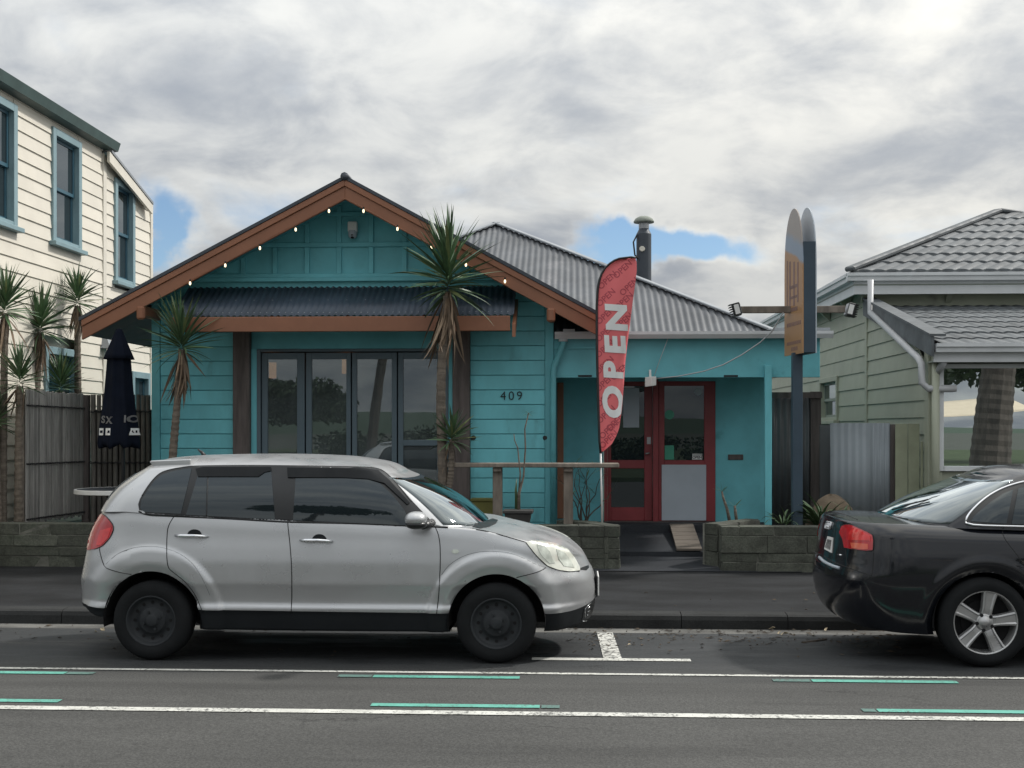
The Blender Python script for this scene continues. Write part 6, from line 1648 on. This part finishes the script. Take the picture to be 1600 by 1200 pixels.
# door handles in their cups
for (x, y) in ((304, 837.5), (499, 845)):
    cup = [(x + 13 * math.cos(a), y + 11.5 * math.sin(a)) for a in np.linspace(0, 2 * math.pi, 22)[:-1]]
    car.patch('handle_cup', cup, 'silver', .0005, thick=.002); 
    car.patch('handle_recess', [(x + 11.5 * math.cos(a), y - 1 + 9.5 * math.sin(a)) for a in np.linspace(math.pi, 2 * math.pi, 12)], 'cladding', .0035, thick=.002)
    h = [car.hit(px, py) for px, py in ((x - 31 + 1, y - 1), (x - 20, y), (x, y + .3), (x + 12, y + .8), (x + 21, y + 1))]
    pts = [q[0] + q[1] * o for q, o in zip(h, (.006, .030, .036, .030, .006))]
    hd_ = MB().tube(pts, [.009, .014, .0135, .0125, .009], 10).build('door_handle', 'chrome', car.t, smooth=True); car.mir(hd_)
# lamps
tl = car.patch('tail_light', [(157, 801), (167, 808), (176, 819), (177.5, 827), (172, 840), (160, 853), (148, 858), (134, 860), (133, 850), (135, 835), (142, 817), (150, 806)], 'red_lens', .006, edge=6)
car.patch('lamp_cell', [(158, 829), (175, 824), (170, 840), (160, 851), (151, 853), (155, 838)], 'red_lens_b', .009, parent=tl, mirror=False, edge=6)
car.line('lamp_edge', [(157, 801), (167, 808), (176, 819), (177.5, 827), (172, 840), (160, 853), (148, 858)], .003, 'trim_black', .004)
hl = car.patch('headlight', [(821.5, 847.5), (831, 845.5), (848, 846), (868, 849.5), (886, 858), (897, 871), (905, 886), (905.5, 891.5), (890, 893), (872, 890.5), (855, 884), (838, 868)], 'lens_clear', .006, edge=6)
car.patch('lamp_reflector', [(838, 851), (850, 853), (858, 862), (862, 873), (866, 880), (858, 881), (846, 869), (841, 860)], 'lens_inner', .009, parent=hl, mirror=False, edge=6)
car.patch('lamp_reflector', [(868, 858), (882, 864), (892, 878), (896, 887), (880, 885), (872, 874)], 'lens_inner', .009, parent=hl, mirror=False, edge=6)
car.line('lamp_edge', [(821.5, 847.5), (838, 868), (855, 884), (872, 890.5), (890, 893), (905.5, 891.5)], .0035, 'trim_black', .003)
car.patch('side_indicator', [(705, 862), (708, 858.5), (714, 858.5), (718, 862), (714, 865), (708, 865)], 'lens_inner', .006, edge=5)
car.patch('grille_slot', [(905, 888), (919, 883), (920, 887), (916, 891), (906, 890)], 'trim_black', .004, edge=4)
fg = car.patch('fog_lamp', [(912, 951), (916, 946), (929, 937), (928, 950), (925, 962), (914, 968), (909, 969)], 'trim_black', .004, edge=5)
for q in ([(914, 965), (914, 951), (919, 945), (926, 940)], [(918, 950), (925, 946)], [(918, 955.5), (924, 952.5)], [(917, 961), (923, 958.5)], [(910, 970.5), (916, 969.5), (922, 966)]): car.line('fog_trim', q, .003, 'chrome', .003, parent=None)
car.patch('cowl', [(738, 823), (750, 817), (770, 810.5), (778, 813), (775, 818), (765, 823), (750, 826)], 'trim_black', .004, mirror=False)
# screens
car.screen('windscreen', 'f', .06, .93, 'screen_glass', .93)
car.screen('rear_window', 'r', .25, .85, 'car_glass', .86)
# mirror
h = car.hit(668, 815)[0]
mc = P(650, 812.5, 8.60)
def ell(c, rx, ry, rz_, n=14, m_=20, cut=None):
    rows = []
    for i in range(n + 1):
        t = -math.pi / 2 + math.pi * i / n; r = []
        for j in range(m_ + 1):
            a = 2 * math.pi * j / m_; sx = abs(math.cos(a)) ** .8 * (1 if math.cos(a) >= 0 else -1); sy = abs(math.sin(a)) ** .8 * (1 if math.sin(a) >= 0 else -1)
            r.append(Vector(c) + Vector((rx * max(0, math.cos(t)) ** .8 * sx, ry * max(0, math.cos(t)) ** .8 * sy, rz_ * math.sin(t))))
        rows.append(r)
    return MB().grid(rows)
mo = ell(mc + Vector((0, 0, .008)), .080, .10, .052).build('side_mirror', 'silver', car.t, smooth=True); mi2 = ell(mc + Vector((.004, .0, -.030)), .077, .095, .035).build('mirror_base', 'trim_black', car.t, smooth=True)
ar_ = MB().tube([mc + Vector((.04, .06, -.05)), h + Vector((.03, .02, -.01))], [.024, .032], 8).build('mirror_arm', 'trim_black', car.t, smooth=True)
for o in (mo, mi2, ar_): car.mir(o)
# roof spoiler, aerial
zt_ = 1.462
y0, y1 = YC_ - .56, YC_ + .56; xs0, xs1 = xw(233, 9.03), xw(300, 9.03)
MB().prism([(xs1, y0, 1.42), (xs0 + .04, y0 + .03, 1.40), (xs0, y0 + .03, 1.441), (xs0 + .015, y0 + .03, 1.450), (xs1, y0, 1.462)], [(xs1, y1, 1.42), (xs0 + .04, y1 - .03, 1.40), (xs0, y1 - .03, 1.441), (xs0 + .015, y1 - .03, 1.450), (xs1, y1, 1.462)]).build('spoiler', 'silver', car.t, bevel=.006)
a_ = P(322, 712, YC_); b_ = P(309, 702, YC_)
MB().tube([a_ - Vector((0, 0, .02)), a_.lerp(b_, .55), b_], [.022, .012, .005], 8).build('aerial', 'trim_black', car.t, smooth=True)
# number plate on the nose
nx_ = xf_(zw(922, 933, 9.15)) + .008; nz_ = zw(922, 933, 9.15)
bx('number_plate', 'plate', car.t, nx_, nx_ + .012, YC_ - .18, YC_ + .18, nz_ - .075, nz_ + .075, .003)
bx('plate_frame', 'trim_black', car.t, nx_ - .010, nx_ - .001, YC_ - .19, YC_ + .19, nz_ - .085, nz_ + .085, .003)

def tyre_mb(x, y, z, R, rim, w_=.19):
    h = w_ / 2
    return MB().lathe([(rim - .01, h - .01), (rim, h - .004), (rim + .012, h), (rim + .035, h + .006), (R - .035, h + .002), (R - .012, h - .016), (R, h - .040), (R, -h + .040), (R - .012, -h + .016), (R - .035, -h - .002), (rim + .035, -h - .006), (rim + .012, -h), (rim, -h + .004), (rim - .01, -h + .01)], (x, y, z), 'y', 56)
def steel_wheel(s, x, y, z):
    R, rim = .289, .186
    w_ = MB().lathe([(rim, -.090), (rim - .006, -.094), (rim - .014, -.088), (rim - .022, -.055), (rim - .034, -.046), (.112, -.040), (.100, -.058), (.086, -.068), (.05, -.062), (.044, -.075), (.035, -.080), (0, -.080)], (x, y, z), 'y', 48).build('wheel', 'steel_wheel', s.t, smooth=True)
    tyre_mb(x, y, z, R, rim).build('tyre', 'tyre', w_, smooth=True)
    for k in range(12):
        a = 2 * math.pi * k / 12; c = (x + .132 * math.cos(a), y - .0445, z + .132 * math.sin(a)); MB().lathe([(0, -.002), (.013, -.002), (.013, .0)], c, 'y', 10).build('vent_hole', 'dark_well', w_)
    for k in range(4):
        a = 2 * math.pi * k / 4 + .4; MB().tube([(x + .066 * math.cos(a), y - .064, z + .066 * math.sin(a)), (x + .066 * math.cos(a), y - .078, z + .066 * math.sin(a))], .010, 6).build('wheel_nut', 'steel_wheel', w_)
    return w_
car.wheels(steel_wheel)

# ---------------------------------------------------------------- black sedan
W2 = .880; YC2 = 8.75 + W2 - .006
Xb = lambda px: xw(px, 8.8)
xE = xw(1281, 9.6)
rp2 = [(985, 1322), (968, 1300), (952, 1285), (935, 1277), (915, 1273), (895, 1272), (880, 1274), (872, 1277), (860, 1279), (840, 1282), (822, 1285), (808, 1289), (800, 1296)]
xr2 = pchip([zw(y, x, 9.5) for y, x in rp2], [xw(x + 9, 9.6) for y, x in rp2])
xf2 = pchip([.2, .35, .5, .65, .78], [6.35, 6.44, 6.46, 6.42, 6.3])
zs2 = pchip([1.8, 1.95, 2.1, 2.3, 2.6, 3.0, 4.0, 4.9, 5.4, 5.9, 6.2, 6.45], [1.00, 1.005, 1.005, 1.005, .995, .985, .955, .935, .90, .83, .77, .68])
zb2 = pchip([1.7, 2.0, 2.5, 3.3, 5.2, 6.4], [.28, .255, .22, .20, .20, .24])
zc2 = pchip([1.7, 2.0, 2.5, 3.3, 5.2, 6.4], [.33, .30, .26, .24, .24, .30])
wz2 = pchip([.2, .3, .45, .62, .76, .90, 1.05], [.90, .935, .975, 1.0, .992, .962, .925])
wA, wB = xw(1539, 8.78), xw(1539, 8.78) + 2.648
sedan = dict(yc=YC2, W=W2, zb=zb2, zc=zc2, zs=zs2, xr=xr2, xf=xf2, wz=wz2, xa=xE + .52, xb=5.55, nr=2.75, nf=2.4,
             crown=lambda x: .030 + .02 * sstep(x, 4.9, 5.6), plan=lambda x: 1 - .020 * ((x - 4.0) / 2) ** 2, round=.09,
             wheels=[(wA, .322, .352, .47, .008), (wB, .322, .352, .47, .008)], crease=lambda x, z: 0.0, zcut=.80, low_mat='black_paint', track=W2 - .112, zw=.318,
             gh=dict(belt=(xw(1372, 9.63), 5.05, .60, .60, .80), roof=(xw(1530, 9.63), 4.25, .26, .30, .585), n=2.5,
                     zbelt=lambda x: zs2(x) - .012, zroof=pchip([3.0, 3.3, 3.7, 4.2, 4.4], [1.30, 1.355, 1.365, 1.33, 1.29]), bulge=.045, bf=.05, br=.035,
                     crown=lambda x: .055))
sd_ = Car('sedan', 'black four-door sedan with five-spoke alloy wheels, only its rear half in view', sedan, 'black_paint')
DL2 = [(1509, 816), (1511, 809), (1519, 798), (1535, 783), (1556, 769), (1580, 759), (1610, 751.5), (1660, 744), (1720, 742), (1780, 748), (1840, 770), (1880, 800), (1890, 828), (1720, 826), (1600, 823), (1520, 820.5)]
sd_.patch('window_band', DL2, 'trim_black', .004)
sd_.patch('side_window', [(1517, 815), (1524, 805), (1545, 787), (1568, 772), (1583, 766), (1572, 818.5)], 'car_glass', .008)
sd_.patch('side_window', [(1580, 819), (1591, 764), (1625, 756), (1665, 750), (1700, 749), (1702, 822)], 'car_glass', .008)
sd_.patch('side_window', [(1712, 822), (1710, 749), (1780, 754), (1835, 776), (1870, 803), (1880, 824)], 'car_glass', .008)
for q in (DL2 + [DL2[0]],): sd_.line('chrome_trim', q, .0085, 'chrome', .006, step=5)
sd_.screen('rear_window', 'r', .08, .90, 'screen_glass', .93)
sd_.screen('windscreen', 'f', .08, .92, 'screen_glass', .93)
t2_ = sd_.patch('tail_light', [(1312, 832), (1316, 822), (1322, 820), (1331, 820.5), (1346, 827), (1363.5, 836), (1365, 843), (1364, 859.5), (1352, 860.5), (1332, 858), (1320, 856), (1317, 842)], 'red_lens', .006, edge=5)
sd_.patch('lamp_cell', [(1330, 848), (1357, 850), (1357, 858), (1350, 858.5), (1332, 856.5)], 'amber_lens', .009, parent=t2_, mirror=False, edge=5)
sd_.patch('lamp_cell', [(1335, 825), (1345, 829), (1360, 837.5), (1361, 845), (1326, 844), (1328, 832)], 'red_lens_b', .009, parent=t2_, mirror=False, edge=5)
sd_.line('lamp_edge', [(1312, 832), (1316, 822), (1322, 820), (1331, 820.5), (1346, 827), (1363.5, 836), (1365, 843), (1364, 859.5), (1352, 860.5), (1332, 858), (1320, 856)], .003, 'seam', .004)
pl = sd_.patch('number_plate', [(1294, 838), (1302, 840), (1300, 864), (1288.7, 858)], 'plate', .006, mirror=False, edge=4)
for k in range(6):
    f = .12 + k * .135
    a, b = (1294 + 8 * f, 842.5 + 2 * f), (1288.7 + 11.3 * f, 855 + 5.5 * f)
    sd_.line('plate_mark', [(a[0] - .2, a[1]), (b[0] + .6, b[1])], .003, 'ink', .007, parent=pl, mirror=False, n=4)
sd_.line('bumper_strip', [(1281, 871), (1286, 876), (1294, 881), (1303, 885), (1312, 887.5)], .012, 'panel_grey', .004, mirror=False)
for q in ([(1287, 805), (1300, 802), (1318, 803.5), (1340, 812)], [(1311, 820), (1318, 838), (1322, 866), (1324, 885)], [(1365, 860), (1364, 885), (1361, 900), (1352, 905)], [(1287, 868), (1300, 877), (1323, 886), (1362, 900)],
          [(1566, 823), (1569, 840), (1590, 868), (1612, 900)], [(1568, 821), (1568, 830)]): sd_.line('panel_gap', q, .003, 'seam')
# ring badge on the boot lid
for k in range(4):
    c = sd_.hit(1292.2 + k * 1.9, 820.5 + k * .35)
    if c:
        p, nn = c; u = nn.cross(Vector((0, 0, 1))).normalized(); v = u.cross(nn)
        MB().tube([p + nn * .006 + (u * math.cos(a) + v * math.sin(a)) * .030 for a in np.linspace(0, 2 * math.pi, 20)], .0045, 6).build('badge_ring', 'chrome', sd_.t, smooth=True)
sd_.line('badge', [(1310, 866.5), (1315.5, 867.5)], .006, 'chrome', .004, mirror=False)
sd_.line('wiper', [(1396, 799), (1425, 790), (1452, 783)], .006, 'trim_black', .015, mirror=False)
def alloy(s, x, y, z):
    R, rim = .318, .232
    w_ = MB().lathe([(rim, -.085), (rim - .004, -.094), (rim - .012, -.094), (rim - .018, -.085), (rim - .022, -.03), (rim - .03, .02)], (x, y, z), 'y', 60).build('wheel', 'alloy', s.t, smooth=True)
    tyre_mb(x, y, z, R, rim, .205).build('tyre', 'tyre', w_, smooth=True)
    bd = MB().lathe([(rim - .02, .0), (.15, .0), (.149, -.012), (.07, -.014), (0, -.014)], (x, y, z), 'y', 40).build('brake_disc', 'dark_well', w_)
    for k in range(5):
        a = math.radians(8) + 2 * math.pi * k / 5; ca, sa = math.cos(a), math.sin(a)
        T = lambda r, t, h: Vector((x + r * ca - t * sa, y + h, z + r * sa + t * ca))
        rows = []
        for (r, wv, h) in ((.040, .040, -.072), (.075, .036, -.079), (.10, .036, -.082), (.15, .041, -.083), (.19, .046, -.086), (rim - .012, .051, -.090)):
            rows.append([T(r, -wv - .006, h + .03), T(r, -wv, h + .002), T(r, -wv * .72, h - .002), T(r, -wv * .5, h + .007), T(r, wv * .5, h + .007), T(r, wv * .72, h - .002), T(r, wv, h + .002), T(r, wv + .006, h + .03)])
        MB().grid(rows).build('spoke', 'alloy', w_, smooth=False)
        b_ = a + math.pi / 5
    hub = MB().lathe([(.062, -.05), (.06, -.076), (.05, -.080), (.036, -.081), (.034, -.087), (0, -.088)], (x, y, z), 'y', 30).build('hub', 'alloy', w_, smooth=True)
    for k in range(5):
        a = math.radians(8 + 36) + 2 * math.pi * k / 5; MB().lathe([(0, -.0815), (.013, -.0815), (.013, -.075)], (x + .056 * math.cos(a), y, z + .056 * math.sin(a)), 'y', 10).build('bolt_hole', 'dark_well', w_)
    return w_
sd_.wheels(alloy)
